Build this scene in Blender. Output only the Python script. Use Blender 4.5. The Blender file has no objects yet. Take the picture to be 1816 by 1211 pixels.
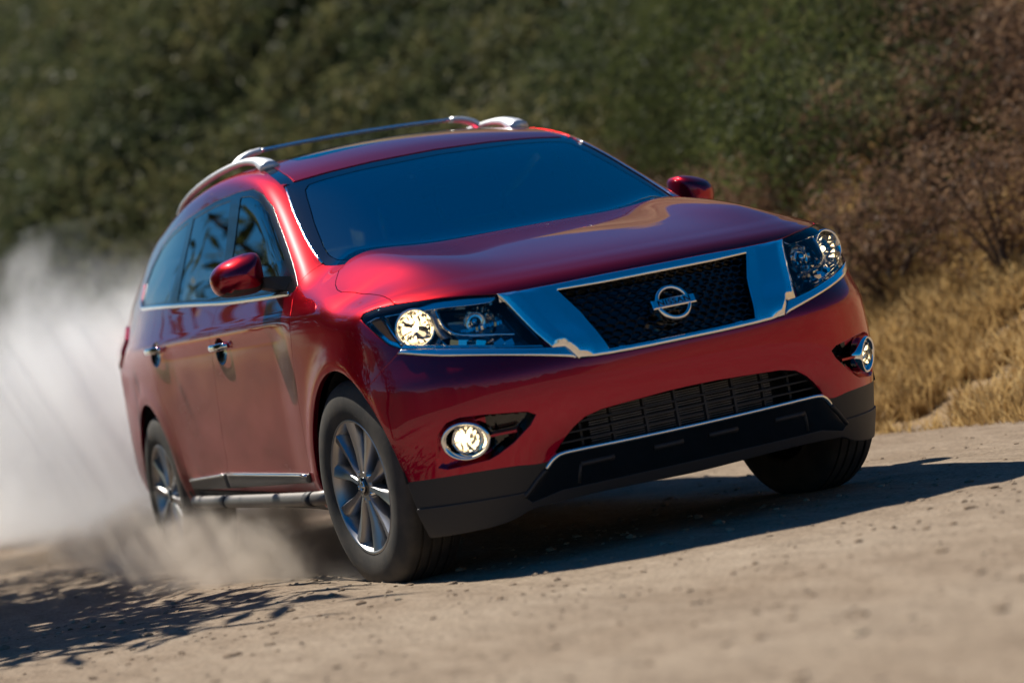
import bpy, bmesh, math, random
import numpy as np
from mathutils import Vector, Matrix, Euler
rng = np.random.default_rng(7)
random.seed(7)
sc = bpy.context.scene
col = sc.collection

# ------------------------------------------------------------------ camera, sky, sun
CAM = (8.18838, -3.54154, 1.03847)
RW = ((0.373694, 0.908283, -0.188083), (-0.048944, -0.183182, -0.981860), (-0.926260, 0.376121, -0.024000))
cd = bpy.data.cameras.new('camera')
cam = bpy.data.objects.new('camera', cd)
col.objects.link(cam)
cam.matrix_world = Matrix(((RW[0][0], -RW[1][0], -RW[2][0], CAM[0]),
                           (RW[0][1], -RW[1][1], -RW[2][1], CAM[1]),
                           (RW[0][2], -RW[1][2], -RW[2][2], CAM[2]), (0, 0, 0, 1)))
cd.sensor_width = 36.0
cd.lens = 83.84
cd.clip_end = 3000
cd.dof.use_dof = True
cd.dof.focus_distance = 8.7
cd.dof.aperture_fstop = 1.5
sc.camera = cam

SUN = Vector((0.78, 0.25, -1.0)).normalized()          # the way the light travels
world = bpy.data.worlds.new('World')
sc.world = world
world.use_nodes = True
wn = world.node_tree
sky = wn.nodes.new('ShaderNodeTexSky')
sky.sky_type = 'NISHITA'
sky.sun_disc = False
sky.sun_elevation = math.asin(-SUN.z)
sky.sun_rotation = math.atan2(-SUN.x, -SUN.y)
sky.air_density = 1.0
sky.dust_density = 0.3
sky.ozone_density = 1.6
bgn = wn.nodes['Background']
hs = wn.nodes.new('ShaderNodeHueSaturation')
hs.inputs['Saturation'].default_value = 1.75
wn.links.new(sky.outputs[0], hs.inputs['Color'])
wn.links.new(hs.outputs[0], bgn.inputs[0])
bgn.inputs[1].default_value = 0.054
sl = bpy.data.lights.new('sun', 'SUN')
sl.energy = 5.0
sl.angle = math.radians(0.5)
sl.color = (1.0, 0.93, 0.82)
so = bpy.data.objects.new('sun', sl)
so.rotation_euler = SUN.to_track_quat('-Z', 'Y').to_euler()
so.location = (-20, -8, 30)
col.objects.link(so)
sc.view_settings.view_transform = 'Standard'
sc.view_settings.look = 'None'
sc.view_settings.exposure = 0.47
sc.view_settings.gamma = 1.0
sc.cycles.volume_bounces = 7
sc.cycles.max_bounces = 10
sc.cycles.transparent_max_bounces = 24
sc.cycles.volume_step_rate = 1.0
sc.cycles.volume_max_steps = 256

# ------------------------------------------------------------------ materials
def newmat(name):
    m = bpy.data.materials.new(name)
    m.use_nodes = True
    nt = m.node_tree
    return m, nt, nt.nodes['Principled BSDF']

def N(nt, kind, **kw):
    n = nt.nodes.new(kind)
    for k, v in kw.items():
        setattr(n, k, v)
    return n

def simple(name, colr, rough=0.5, metal=0.0, coat=0.0, spec=0.5, emit=None, es=0.0, bump=None):
    m, nt, b = newmat(name)
    b.inputs['Base Color'].default_value = (*colr, 1)
    b.inputs['Roughness'].default_value = rough
    b.inputs['Metallic'].default_value = metal
    b.inputs['Coat Weight'].default_value = coat
    b.inputs['Coat Roughness'].default_value = 0.03
    b.inputs['Specular IOR Level'].default_value = spec
    if emit:
        b.inputs['Emission Color'].default_value = (*emit, 1)
        b.inputs['Emission Strength'].default_value = es
    if bump:
        tc = N(nt, 'ShaderNodeTexCoord'); no = N(nt, 'ShaderNodeTexNoise'); bp = N(nt, 'ShaderNodeBump')
        no.inputs['Scale'].default_value = bump[0]; bp.inputs['Strength'].default_value = bump[1]; bp.inputs['Distance'].default_value = 0.002
        nt.links.new(tc.outputs['Object'], no.inputs['Vector']); nt.links.new(no.outputs[0], bp.inputs['Height'])
        nt.links.new(bp.outputs[0], b.inputs['Normal'])
    return m

def noise(nt, scale, detail=5, rough=0.55, vec=None, coord='Object', rot=0.0):
    tc = N(nt, 'ShaderNodeTexCoord'); no = N(nt, 'ShaderNodeTexNoise')
    no.inputs['Scale'].default_value = scale; no.inputs['Detail'].default_value = detail; no.inputs['Roughness'].default_value = rough
    src = tc.outputs[coord]
    if vec:
        mp = N(nt, 'ShaderNodeMapping'); mp.inputs['Scale'].default_value = vec
        mp.inputs['Rotation'].default_value = (0, 0, -rot)
        nt.links.new(src, mp.inputs['Vector']); src = mp.outputs[0]
    nt.links.new(src, no.inputs['Vector'])
    return no.outputs[0]

def ramp(nt, fac, stops):
    r = N(nt, 'ShaderNodeValToRGB')
    e = r.color_ramp.elements
    while len(e) < len(stops):
        e.new(0.5)
    for k, (p, c) in enumerate(stops):
        e[k].position = p
        e[k].color = (*c, 1) if len(c) == 3 else c
    nt.links.new(fac, r.inputs[0])
    return r.outputs[0]

def math_(nt, op, a, b=None, clamp=False):
    n = N(nt, 'ShaderNodeMath', operation=op); n.use_clamp = clamp
    for i, v in enumerate((a, b)):
        if v is None: continue
        if isinstance(v, (int, float)): n.inputs[i].default_value = v
        else: nt.links.new(v, n.inputs[i])
    return n.outputs[0]

def mixc(nt, fac, a, b):
    n = N(nt, 'ShaderNodeMix', data_type='RGBA')
    if isinstance(fac, (int, float)): n.inputs[0].default_value = fac
    else: nt.links.new(fac, n.inputs[0])
    for i, v in ((6, a), (7, b)):
        if isinstance(v, tuple): n.inputs[i].default_value = (*v, 1)
        else: nt.links.new(v, n.inputs[i])
    return n.outputs[2]

def paint_mat():
    m, nt, b = newmat('red_pearl_paint')
    geo = N(nt, 'ShaderNodeNewGeometry')
    sp = N(nt, 'ShaderNodeSeparateXYZ'); nt.links.new(geo.outputs['Position'], sp.inputs[0])
    sn = N(nt, 'ShaderNodeSeparateXYZ'); nt.links.new(geo.outputs['Normal'], sn.inputs[0])
    # road dust thrown on the flanks, thicker low down and towards the tail
    low = N(nt, 'ShaderNodeMapRange'); low.inputs['From Min'].default_value = 1.06; low.inputs['From Max'].default_value = 0.92
    nt.links.new(sp.outputs['Z'], low.inputs['Value'])
    back = N(nt, 'ShaderNodeMapRange'); back.inputs['From Min'].default_value = 0.35; back.inputs['From Max'].default_value = -0.35
    nt.links.new(sp.outputs['X'], back.inputs['Value'])
    ny = math_(nt, 'ABSOLUTE', sn.outputs['Y'])
    ny = math_(nt, 'MULTIPLY', math_(nt, 'SUBTRACT', ny, 0.55, True), 2.2, True)
    n1 = noise(nt, 2.2, 8, 0.62, (1.0, 1, 2.2))
    pat = N(nt, 'ShaderNodeMapRange'); pat.inputs['From Min'].default_value = 0.25; pat.inputs['From Max'].default_value = 0.75
    nt.links.new(n1, pat.inputs['Value'])
    d = math_(nt, 'MULTIPLY', math_(nt, 'MULTIPLY', low.outputs[0], back.outputs[0]), ny)
    d = math_(nt, 'MULTIPLY', d, math_(nt, 'ADD', math_(nt, 'MULTIPLY', pat.outputs[0], 0.55), 0.30), True)
    thin = math_(nt, 'MULTIPLY', d, 0.95)
    b.inputs['Specular Tint'].default_value = (0.95, 0.02, 0.12, 1)
    c = mixc(nt, thin, (0.34, 0.0003, 0.026), (0.155, 0.098, 0.068))
    nt.links.new(c, b.inputs['Base Color'])
    nt.links.new(math_(nt, 'ADD', math_(nt, 'MULTIPLY', d, 0.4), 0.30), b.inputs['Roughness'])
    nt.links.new(math_(nt, 'SUBTRACT', 0.86, math_(nt, 'MULTIPLY', d, 0.86)), b.inputs['Metallic'])
    nt.links.new(math_(nt, 'SUBTRACT', 1.0, math_(nt, 'MULTIPLY', d, 1.0)), b.inputs['Coat Weight'])
    nt.links.new(math_(nt, 'ADD', 0.02, math_(nt, 'MULTIPLY', d, 0.35)), b.inputs['Coat Roughness'])
    return m

def glass_mat(name, tint, gloss=1.0, ior=1.62):
    m = bpy.data.materials.new(name); m.use_nodes = True
    nt = m.node_tree; nt.nodes.clear()
    out = N(nt, 'ShaderNodeOutputMaterial'); mx = N(nt, 'ShaderNodeMixShader')
    tr = N(nt, 'ShaderNodeBsdfTransparent'); gl = N(nt, 'ShaderNodeBsdfGlossy'); fr = N(nt, 'ShaderNodeFresnel')
    tr.inputs[0].default_value = (*tint, 1); gl.inputs['Roughness'].default_value = 0.0
    gl.inputs[0].default_value = (*gloss, 1) if isinstance(gloss, tuple) else (gloss, gloss, gloss, 1)
    fr.inputs[0].default_value = ior
    nt.links.new(fr.outputs[0], mx.inputs[0]); nt.links.new(tr.outputs[0], mx.inputs[1]); nt.links.new(gl.outputs[0], mx.inputs[2])
    nt.links.new(mx.outputs[0], out.inputs[0])
    return m

def rubber_mat():
    m, nt, b = newmat('dusty_tyre_rubber')
    n1 = noise(nt, 7, 5, 0.6)
    nt.links.new(ramp(nt, n1, [(0.38, (0.026, 0.025, 0.024)), (0.72, (0.080, 0.066, 0.050))]), b.inputs['Base Color'])
    b.inputs['Roughness'].default_value = 0.75
    n2 = noise(nt, 90, 3, 0.5); bp = N(nt, 'ShaderNodeBump'); bp.inputs['Strength'].default_value = 0.25; bp.inputs['Distance'].default_value = 0.002
    nt.links.new(n2, bp.inputs['Height']); nt.links.new(bp.outputs[0], b.inputs['Normal'])
    return m
PAINT = paint_mat()
CHROME = simple('chrome', (0.88, 0.89, 0.90), 0.04, 1.0)
SATIN = simple('satin_chrome', (0.90, 0.91, 0.92), 0.12, 1.0)
SILVER = simple('silver_alloy', (0.42, 0.42, 0.43), 0.33, 0.95)
RIMDARK = simple('dark_rim_barrel', (0.05, 0.05, 0.055), 0.4, 0.8)
BLACKP = simple('black_plastic', (0.022, 0.022, 0.024), 0.55, bump=(900, 0.25))
GLOSSB = simple('gloss_black', (0.006, 0.006, 0.007), 0.12, 0, 0.6)
MATTB = simple('matte_black', (0.008, 0.008, 0.009), 0.8)
FRIT = simple('black_glass_edge', (0.003, 0.003, 0.004), 0.4, 0.0, 1.0, 0.0)
FRIT.node_tree.nodes['Principled BSDF'].inputs['Coat IOR'].default_value = 2.1
FRIT.node_tree.nodes['Principled BSDF'].inputs['Coat Roughness'].default_value = 0.0
RUBBER = rubber_mat()
RAILM = simple('satin_silver_rail', (0.80, 0.80, 0.80), 0.40, 0.45)
SEATM = simple('seat_fabric', (0.035, 0.033, 0.032), 0.85)
LINER = simple('dark_lining', (0.012, 0.012, 0.013), 0.9)
AMBER = simple('amber_plastic', (0.90, 0.26, 0.02), 0.25, 0, 0.3)
HOUSING = simple('dark_lamp_bowl', (0.24, 0.245, 0.26), 0.14, 0.95)
REDLENS = simple('red_lens', (0.5, 0.006, 0.008), 0.1, 0, 1.0)
PILLARB = simple('pillar_black', (0.003, 0.003, 0.004), 0.22, 0, 0.22)
WSGLASS = glass_mat('windscreen_glass', (0.60, 0.72, 0.70), (0.60, 0.97, 1.0), 4.0)
SIDEGLASS = glass_mat('tinted_glass', (0.10, 0.13, 0.13), 1.0, 2.1)
LENSGLASS = glass_mat('clear_lens', (0.96, 0.97, 0.98), 0.8, 1.45)
LAMP = simple('lit_bulb', (1, 0.9, 0.7), 0.3, emit=(1.0, 0.74, 0.40), es=4.5)
LAMPDIM = simple('faceted_reflector', (0.66, 0.64, 0.60), 0.12, 1.0)
REARGLASS = glass_mat('rear_glass', (0.80, 0.86, 0.84), 1.0, 1.3)
FOGBULB = simple('lit_fog_bulb', (1, 0.9, 0.7), 0.3, emit=(1.0, 0.78, 0.46), es=3.2)
MIRRORG = simple('mirror_glass', (0.9, 0.9, 0.9), 0.0, 1.0)
GREYM = simple('grey_radiator', (0.20, 0.20, 0.21), 0.45, 0.6)
DUSTY = simple('dusty_aluminium', (0.17, 0.16, 0.15), 0.5, 0.6, bump=(30, 0.2))

# ------------------------------------------------------------------ mesh helpers
def props(o, label=None, category=None, group=None, kind=None):
    for k, v in (('label', label), ('category', category), ('group', group), ('kind', kind)):
        if v: o[k] = v
    return o

def world_loc(o):
    p = Vector(o.location)
    while o.parent:
        o = o.parent; p += o.location
    return p

def mk(name, V, faces, mat, parent=None, nrm=None, smooth=True, origin=None):
    """one mesh object from world-space vertices; faces: list of index lists or an int array"""
    V = np.asarray(V, float)
    org = np.zeros(3)
    if origin is not None: org = np.asarray(origin, float)
    elif parent is not None: org = np.array(world_loc(parent))
    me = bpy.data.meshes.new(name)
    if isinstance(faces, np.ndarray):
        k = faces.shape[1]; nf = len(faces)
        me.vertices.add(len(V)); me.vertices.foreach_set('co', (V - org).astype(np.float32).ravel())
        me.loops.add(nf * k); me.loops.foreach_set('vertex_index', faces.astype(np.int32).ravel())
        me.polygons.add(nf); me.polygons.foreach_set('loop_start', np.arange(0, nf * k, k, dtype=np.int32))
        me.update(calc_edges=True)
    else:
        me.from_pydata([tuple(v) for v in (V - org)], [], [list(map(int, f)) for f in faces])
    me.polygons.foreach_set('use_smooth', np.full(len(me.polygons), bool(smooth)))
    for m in (mat if isinstance(mat, (list, tuple)) else [mat]):
        me.materials.append(m)
    me.validate()
    if nrm is not None and len(nrm) == len(me.vertices):
        me.normals_split_custom_set_from_vertices(np.asarray(nrm, float).tolist())
    me.update()
    o = bpy.data.objects.new(name, me)
    col.objects.link(o)
    if parent is not None:
        o.parent = parent
        o.location = Vector(org) - world_loc(parent)
    else:
        o.location = org
    return o

def empty(name, loc, parent=None):
    o = bpy.data.objects.new(name, None)
    o.empty_display_size = 0.2
    col.objects.link(o)
    if parent is not None:
        o.parent = parent; o.location = Vector(loc) - world_loc(parent)
    else:
        o.location = loc
    return o

class MB:
    """collects simple solids into one mesh"""
    def __init__(s): s.V = []; s.F = []; s.n = 0
    def add(s, V, F):
        s.V.append(np.asarray(V, float)); s.F += [[i + s.n for i in f] for f in F]; s.n += len(V)
    def hexa(s, P):
        s.add(P, [(0, 3, 2, 1), (4, 5, 6, 7), (0, 1, 5, 4), (1, 2, 6, 5), (2, 3, 7, 6), (3, 0, 4, 7)])
    def box(s, c, d, M=None):
        P = np.array([(-1, -1, -1), (1, -1, -1), (1, 1, -1), (-1, 1, -1), (-1, -1, 1), (1, -1, 1), (1, 1, 1), (-1, 1, 1)], float) * np.array(d) / 2
        if M is not None: P = P @ np.asarray(M).T
        s.hexa(P + np.array(c))
    def tube(s, pts, r, seg=10, cap=True, flat=None, up=None):
        pts = np.asarray(pts, float); n = len(pts)
        r = np.broadcast_to(np.asarray(r, float), (n,))
        t = np.gradient(pts, axis=0); t /= np.linalg.norm(t, axis=1)[:, None]
        a = np.array(up if up is not None else ((0, 0, 1) if abs(t[0][2]) < 0.9 else (1, 0, 0)), float)
        V = []
        for i in range(n):
            u = a - t[i] * (a @ t[i]); u /= np.linalg.norm(u); w = np.cross(t[i], u)
            if up is None: a = u
            th = np.arange(seg) * 2 * math.pi / seg
            fa, fb = flat if flat else (1, 1)
            V.append(pts[i] + r[i] * (np.cos(th)[:, None] * u * fa + np.sin(th)[:, None] * w * fb))
        F = [(i * seg + j, i * seg + (j + 1) % seg, (i + 1) * seg + (j + 1) % seg, (i + 1) * seg + j) for i in range(n - 1) for j in range(seg)]
        if cap: F += [tuple(range(seg))[::-1], tuple(range((n - 1) * seg, n * seg))]
        s.add(np.concatenate(V), F)
    def lathe(s, c, axis, prof, seg=48, up=(0, 0, 1)):
        """prof: (radius, height along axis)"""
        ax = np.asarray(axis, float); ax /= np.linalg.norm(ax)
        u = np.asarray(up, float); u = u - ax * (u @ ax); u /= np.linalg.norm(u); w = np.cross(ax, u)
        th = np.arange(seg) * 2 * math.pi / seg
        ring = np.cos(th)[:, None] * u + np.sin(th)[:, None] * w
        V = np.concatenate([np.asarray(c) + r * ring + h * ax for r, h in prof]); n = len(prof)
        F = [(i * seg + j, i * seg + (j + 1) % seg, (i + 1) * seg + (j + 1) % seg, (i + 1) * seg + j) for i in range(n - 1) for j in range(seg)]
        s.add(V, F)
    def build(s, name, mat, parent=None, smooth=True, sharp=None):
        o = mk(name, np.concatenate(s.V), s.F, mat, parent, smooth=smooth)
        if sharp: bpy_sharp(o, sharp)
        return o

def bpy_sharp(o, deg):
    me = o.data
    bm = bmesh.new(); bm.from_mesh(me)
    for e in bm.edges:
        if len(e.link_faces) == 2 and e.calc_face_angle(0) > math.radians(deg): e.smooth = False
    bm.to_mesh(me); bm.free()

def catmull(P, n=8):
    P = np.asarray(P, float); Q = np.vstack([2 * P[0] - P[1], P, 2 * P[-1] - P[-2]]); out = []
    for i in range(1, len(Q) - 2):
        for t in np.linspace(0, 1, n, endpoint=False):
            a, b, c, d = Q[i - 1], Q[i], Q[i + 1], Q[i + 2]
            out.append(0.5 * (2 * b + (c - a) * t + (2 * a - 5 * b + 4 * c - d) * t * t + (3 * b - a - 3 * c + d) * t ** 3))
    out.append(P[-1])
    return np.array(out)

# --- the body shape
def spl(xs,ys):
    xs=np.array(xs,float);ys=np.array(ys,float);h=np.diff(xs);dl=np.diff(ys)/h
    m=np.empty(len(xs));m[0]=dl[0];m[-1]=dl[-1]
    for i in range(1,len(xs)-1):
        m[i]=(dl[i-1]*h[i]+dl[i]*h[i-1])/(h[i]+h[i-1])
    def f(t):
        t=np.asarray(t,float);i=np.clip(np.searchsorted(xs,t)-1,0,len(xs)-2)
        s=(t-xs[i])/h[i];e0=s<0;e1=s>1
        s2=np.clip(s,0,1)
        r=ys[i]*(1+2*s2)*(1-s2)**2+ys[i+1]*s2*s2*(3-2*s2)+h[i]*(m[i]*s2*(1-s2)**2-m[i+1]*s2*s2*(1-s2))
        return r+np.where(e0,(t-xs[0])*m[0],0)+np.where(e1,(t-xs[-1])*m[-1],0)
    return f
def smax(a,b,k):
    h=np.maximum(k-np.abs(a-b),0)/k
    return np.maximum(a,b)+h*h*h*k/6
def smin(a,b,k): return -smax(-a,-b,k)
def sst(a,b,t):
    t=np.clip((t-a)/(b-a),0,1);return t*t*(3-2*t)
# --- front profile (x at centre line as function of z)
PF=spl([.20,.27,.33,.40,.45,.52,.60,.68,.76,.80,.87,.95,1.02,1.10],
       [.86,.885,.905,.925,.94,.962,.982,.99,.984,.972,.938,.908,.884,.86])
# --- side profile: half width as function of z
PS=spl([.15,.27,.36,.45,.55,.70,.85,.97,1.03,1.065,1.10,1.18,1.30,1.45,1.60,1.80],
       [.86,.90,.94,.964,.970,.969,.965,.960,.954,.946,.926,.884,.838,.782,.728,.655])
# --- hood centre line
PH=spl([-.6,-.35,-.12,.1,.4,.7,.80,.86,.90,.95],
       [1.275,1.255,1.238,1.208,1.155,1.09,1.062,1.036,1.008,.965])
# --- roof centre line
PR=spl([-4.2,-3.9,-3.5,-3.0,-2.4,-1.9,-1.6,-1.4,-1.2,-1.1,-.97,-.8],
       [1.50,1.575,1.645,1.705,1.756,1.776,1.766,1.744,1.706,1.680,1.636,1.575])
WC=[(.165,.44),(-2.78,.39)]   # arch centres in x,z
def Ys(x,z):
    y=PS(z)
    tap=np.where(x<-2.3,-.062*np.maximum(-2.3-x,0)**2,0)
    tap=tap-.03*sst(.1,.75,x)*np.maximum(x-.1,0)
    lo=1-sst(.98,1.08,z)
    door=sst(-2.55,-2.15,x)*(1-sst(-.62,-.30,x))
    y=y+tap-.016*door*lo
    for cx,cz in WC:
        r=np.sqrt((x-cx)**2+(z-cz)**2)
        y=y+.010*np.exp(-((r-.435)/.055)**2)*lo
    y=y-.055*sst(-1.9,-3.3,x)*sst(1.2,1.6,z)
    return y
def bow(y,z):
    return (.180-.03*sst(.8,.95,z)+.012*np.exp(-((z-.74)/.15)**2))*(y/.80)**4.8+.105*sst(.74,1.02,z)*(1-np.exp(-(y/.45)**2))
def Zh(x,y):
    b=bow(y,1.02)
    k=.45+.55*sst(.35,.85,x+b)
    return PH(x+k*b)+.017*np.exp(-((y-.60)/.15)**2)*sst(.85,.45,x+b)-(.085-.065*sst(.25,.6,x+.3*b))*sst(.62,.93,y)
def body(P):
    x=P[...,0];y=np.abs(P[...,1]);z=P[...,2]
    side=(y-Ys(x,z))
    up=sst(1.15,1.25,z)
    side=side*(1-up*.06)
    fr=(x-(PF(z)-bow(y,z)))
    g=np.sqrt(1+(.17*4.8/.80*(y/.80)**3.8)**2);fr=fr/np.minimum(g,2.2)
    hood=(z-Zh(x,y))*.97
    low=smax(fr,hood,.05)
    ws=(x-(-.165-(z-1.235)/.527-.36*y*y))*.466/np.sqrt(1+0*y)
    roof=z-(PR(x)-.13*y*y)
    upr=np.maximum(smax(ws,roof,.05),x-.12)
    t=smin(low,upr,.05)
    f=smax(t,side,.13-.05*sst(-.6,.0,x))
    bot=.33-.095*sst(.2,.4,x)-z
    rear=-4.02-x+ .25*(y/.9)**4+ .75*np.maximum(z-1.1,0)
    f=smax(f,bot,.03);f=smax(f,rear,.15)
    return f
def grad(P,e=1e-4):
    g=np.empty(P.shape)
    for k in range(3):
        d=np.zeros(3);d[k]=e
        g[...,k]=(body(P+d)-body(P-d))/(2*e)
    return g
def project(P,n=4):
    for _ in range(n):
        f=body(P);g=grad(P);P=P-(f/np.maximum((g*g).sum(-1),1e-3))[...,None]*g
    return P
def normals(P):
    g=grad(P);return g/np.linalg.norm(g,axis=-1,keepdims=True)

# ------------------------------------------------------------------ slicing the body surface into panels
def build_half():
    xs = np.concatenate([np.arange(1.06, -0.62, -0.010), np.arange(-0.62, -4.14, -0.018)])[::-1]
    h = 0.010
    ys = np.arange(-0.5, 104.5) * h
    zs = np.arange(0.20, 1.83, 0.010)
    nx, ny, nz = len(xs), len(ys), len(zs)
    b = 7
    ix, iy, iz = (np.unique(np.r_[np.arange(0, n, b), n - 1]) for n in (nx, ny, nz))
    Pc = np.stack(np.meshgrid(xs[ix], ys[iy], zs[iz], indexing='ij'), -1)
    fc = body(Pc)
    F = np.empty((nx, ny, nz))
    def near(ii, n): return np.clip(np.round(np.arange(n) / b).astype(int), 0, len(ii) - 1)
    F[:] = fc[near(ix, nx)][:, near(iy, ny)][:, :, near(iz, nz)]
    act = np.zeros((nx, ny, nz), bool)
    lo = np.minimum.reduce([fc[i:fc.shape[0] - 1 + i, j:fc.shape[1] - 1 + j, k:fc.shape[2] - 1 + k] for i in (0, 1) for j in (0, 1) for k in (0, 1)])
    hi = np.maximum.reduce([fc[i:fc.shape[0] - 1 + i, j:fc.shape[1] - 1 + j, k:fc.shape[2] - 1 + k] for i in (0, 1) for j in (0, 1) for k in (0, 1)])
    for a, c, e in np.argwhere((lo < 0.05) & (hi > -0.05)):
        act[ix[a]:ix[a + 1] + 1, iy[c]:iy[c + 1] + 1, iz[e]:iz[e + 1] + 1] = True
    A = np.argwhere(act)
    for s in range(0, len(A), 400000):
        q = A[s:s + 400000]
        F[q[:, 0], q[:, 1], q[:, 2]] = body(np.stack([xs[q[:, 0]], ys[q[:, 1]], zs[q[:, 2]]], -1))
    G = F < 0
    cnt = sum(G[i:nx - 1 + i, j:ny - 1 + j, k:nz - 1 + k].astype(np.int8) for i in (0, 1) for j in (0, 1) for k in (0, 1))
    cells = np.argwhere((cnt > 0) & (cnt < 8))
    cid = -np.ones((nx - 1, ny - 1, nz - 1), int); cid[tuple(cells.T)] = np.arange(len(cells))
    V = np.stack([(xs[cells[:, 0]] + xs[cells[:, 0] + 1]) / 2, (ys[cells[:, 1]] + ys[cells[:, 1] + 1]) / 2, (zs[cells[:, 2]] + zs[cells[:, 2] + 1]) / 2], 1)
    mid = cells[:, 1] == 0
    V[mid, 1] = 0
    for _ in range(4):
        f = body(V); g = grad(V); g[mid, 1] = 0
        st = (f / np.maximum((g * g).sum(1), 0.3))[:, None] * g
        V = V - np.clip(st, -0.012, 0.012); V[mid, 1] = 0
    Q = []
    for ax in range(3):
        s0 = [slice(None)] * 3; s1 = [slice(None)] * 3; s0[ax] = slice(0, -1); s1[ax] = slice(1, None)
        e = np.argwhere(G[tuple(s0)] != G[tuple(s1)])
        o1, o2 = [(1, 2), (2, 0), (0, 1)][ax]
        dims = (nx, ny, nz)
        e = e[(e[:, o1] > 0) & (e[:, o2] > 0) & (e[:, o1] < dims[o1] - 1) & (e[:, o2] < dims[o2] - 1)]
        if ax != 1: pass
        c = []
        for a, bb in ((-1, -1), (0, -1), (0, 0), (-1, 0)):
            q = e.copy(); q[:, o1] += a; q[:, o2] += bb; c.append(cid[tuple(q.T)])
        q = np.stack(c, 1); q = q[(q >= 0).all(1)]
        Q.append(q)
    Q = np.concatenate(Q)
    T = np.concatenate([Q[:, [0, 1, 2]], Q[:, [0, 2, 3]]])
    Nn = normals(V)
    Nn[mid, 1] = 0; Nn /= np.linalg.norm(Nn, axis=1)[:, None]
    return V, Nn, orient(V, Nn, T)

def orient(V, Nn, T):
    fn = np.cross(V[T[:, 1]] - V[T[:, 0]], V[T[:, 2]] - V[T[:, 0]])
    bad = (fn * Nn[T].sum(1)).sum(1) < 0
    T = T.copy(); T[bad] = T[bad][:, ::-1]
    return T

def compact(V, Nn, T):
    u, inv = np.unique(T, return_inverse=True)
    return V[u], Nn[u], inv.reshape(-1, 3)

def sdpoly(p, poly):
    poly = np.asarray(poly, float); d2 = np.full(len(p), 1e9); ins = np.zeros(len(p), bool); n = len(poly)
    for i in range(n):
        a = poly[i]; b = poly[(i + 1) % n]; e = b - a; w = p - a
        t = np.clip((w @ e) / max(e @ e, 1e-12), 0, 1)
        q = w - t[:, None] * e
        d2 = np.minimum(d2, (q * q).sum(1))
        c = ((a[1] <= p[:, 1]) & (b[1] > p[:, 1])) | ((b[1] <= p[:, 1]) & (a[1] > p[:, 1]))
        if e[1] != 0:
            ins ^= c & (p[:, 0] < a[0] + (p[:, 1] - a[1]) / e[1] * e[0])
    return np.where(ins, -1, 1) * np.sqrt(d2)

def sdline(p, line):
    d2 = np.full(len(p), 1e9)
    for a, b in zip(np.asarray(line[:-1], float), np.asarray(line[1:], float)):
        e = b - a; w = p - a; t = np.clip((w @ e) / max(e @ e, 1e-12), 0, 1); q = w - t[:, None] * e
        d2 = np.minimum(d2, (q * q).sum(1))
    return np.sqrt(d2)

def left_of(p, line):
    """signed distance to an open polyline a..b, negative on the side where (b-a)x(p-a) > 0"""
    line = np.asarray(line, float); best = np.full(len(p), 1e9); sg = np.zeros(len(p)); n = len(line) - 1
    for i in range(n):
        a, b = line[i], line[i + 1]; e = b - a; w = p - a
        t = (w @ e) / (e @ e)
        t = np.clip(t, -1e9 if i == 0 else 0, 1e9 if i == n - 1 else 1)
        q = w - t[:, None] * e; d = (q * q).sum(1); m = d < best
        cr = e[0] * w[:, 1] - e[1] * w[:, 0]
        best = np.where(m, d, best); sg = np.where(m, -np.sign(cr), sg)
    return sg * np.sqrt(best)

def refine(V, Nn, T, D, field, band):
    m = np.abs(D[T]).min(1) < band
    E = np.sort(np.concatenate([T[:, [0, 1]], T[:, [1, 2]], T[:, [2, 0]]]), 1)
    key = E[:, 0].astype(np.int64) * len(V) + E[:, 1]
    mk_ = np.concatenate([m, m, m])
    uk = np.unique(key[mk_])
    if len(uk) == 0: return V, Nn, T, D
    a, b = uk // len(V), uk % len(V)
    P = (V[a] + V[b]) / 2; cen = (np.abs(V[a][:, 1]) < 1e-7) & (np.abs(V[b][:, 1]) < 1e-7)
    P2 = project(P, 2); P2[cen, 1] = 0
    bad = np.linalg.norm(P2 - P, axis=1) > 0.006; P2[bad] = P[bad]
    NN = normals(P2); NN[cen, 1] = 0; NN /= np.linalg.norm(NN, axis=1)[:, None]
    V2 = np.concatenate([V, P2]); N2 = np.concatenate([Nn, NN])
    pos = np.searchsorted(uk, key); pos = np.clip(pos, 0, len(uk) - 1)
    mid = np.where(uk[pos] == key, pos + len(V), -1).reshape(3, -1).T
    out = []
    c = (mid >= 0).sum(1)
    out.append(T[c == 0])
    t = T[c == 3]; q = mid[c == 3]
    out += [np.stack([t[:, 0], q[:, 0], q[:, 2]], 1), np.stack([q[:, 0], t[:, 1], q[:, 1]], 1), np.stack([q[:, 2], q[:, 1], t[:, 2]], 1), q]
    for k in range(3):
        s = (c == 1) & (mid[:, k] >= 0); t = np.roll(T[s], -k, 1); q = mid[s][:, k]
        out += [np.stack([t[:, 0], q, t[:, 2]], 1), np.stack([q, t[:, 1], t[:, 2]], 1)]
        s = (c == 2) & (mid[:, k] < 0); t = np.roll(T[s], -k, 1); q1 = mid[s][:, (k + 1) % 3]; q2 = mid[s][:, (k + 2) % 3]
        out += [np.stack([t[:, 0], t[:, 1], q1], 1), np.stack([t[:, 0], q1, q2], 1), np.stack([q2, q1, t[:, 2]], 1)]
    return V2, N2, np.concatenate(out), np.concatenate([D, field(P2)])

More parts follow.
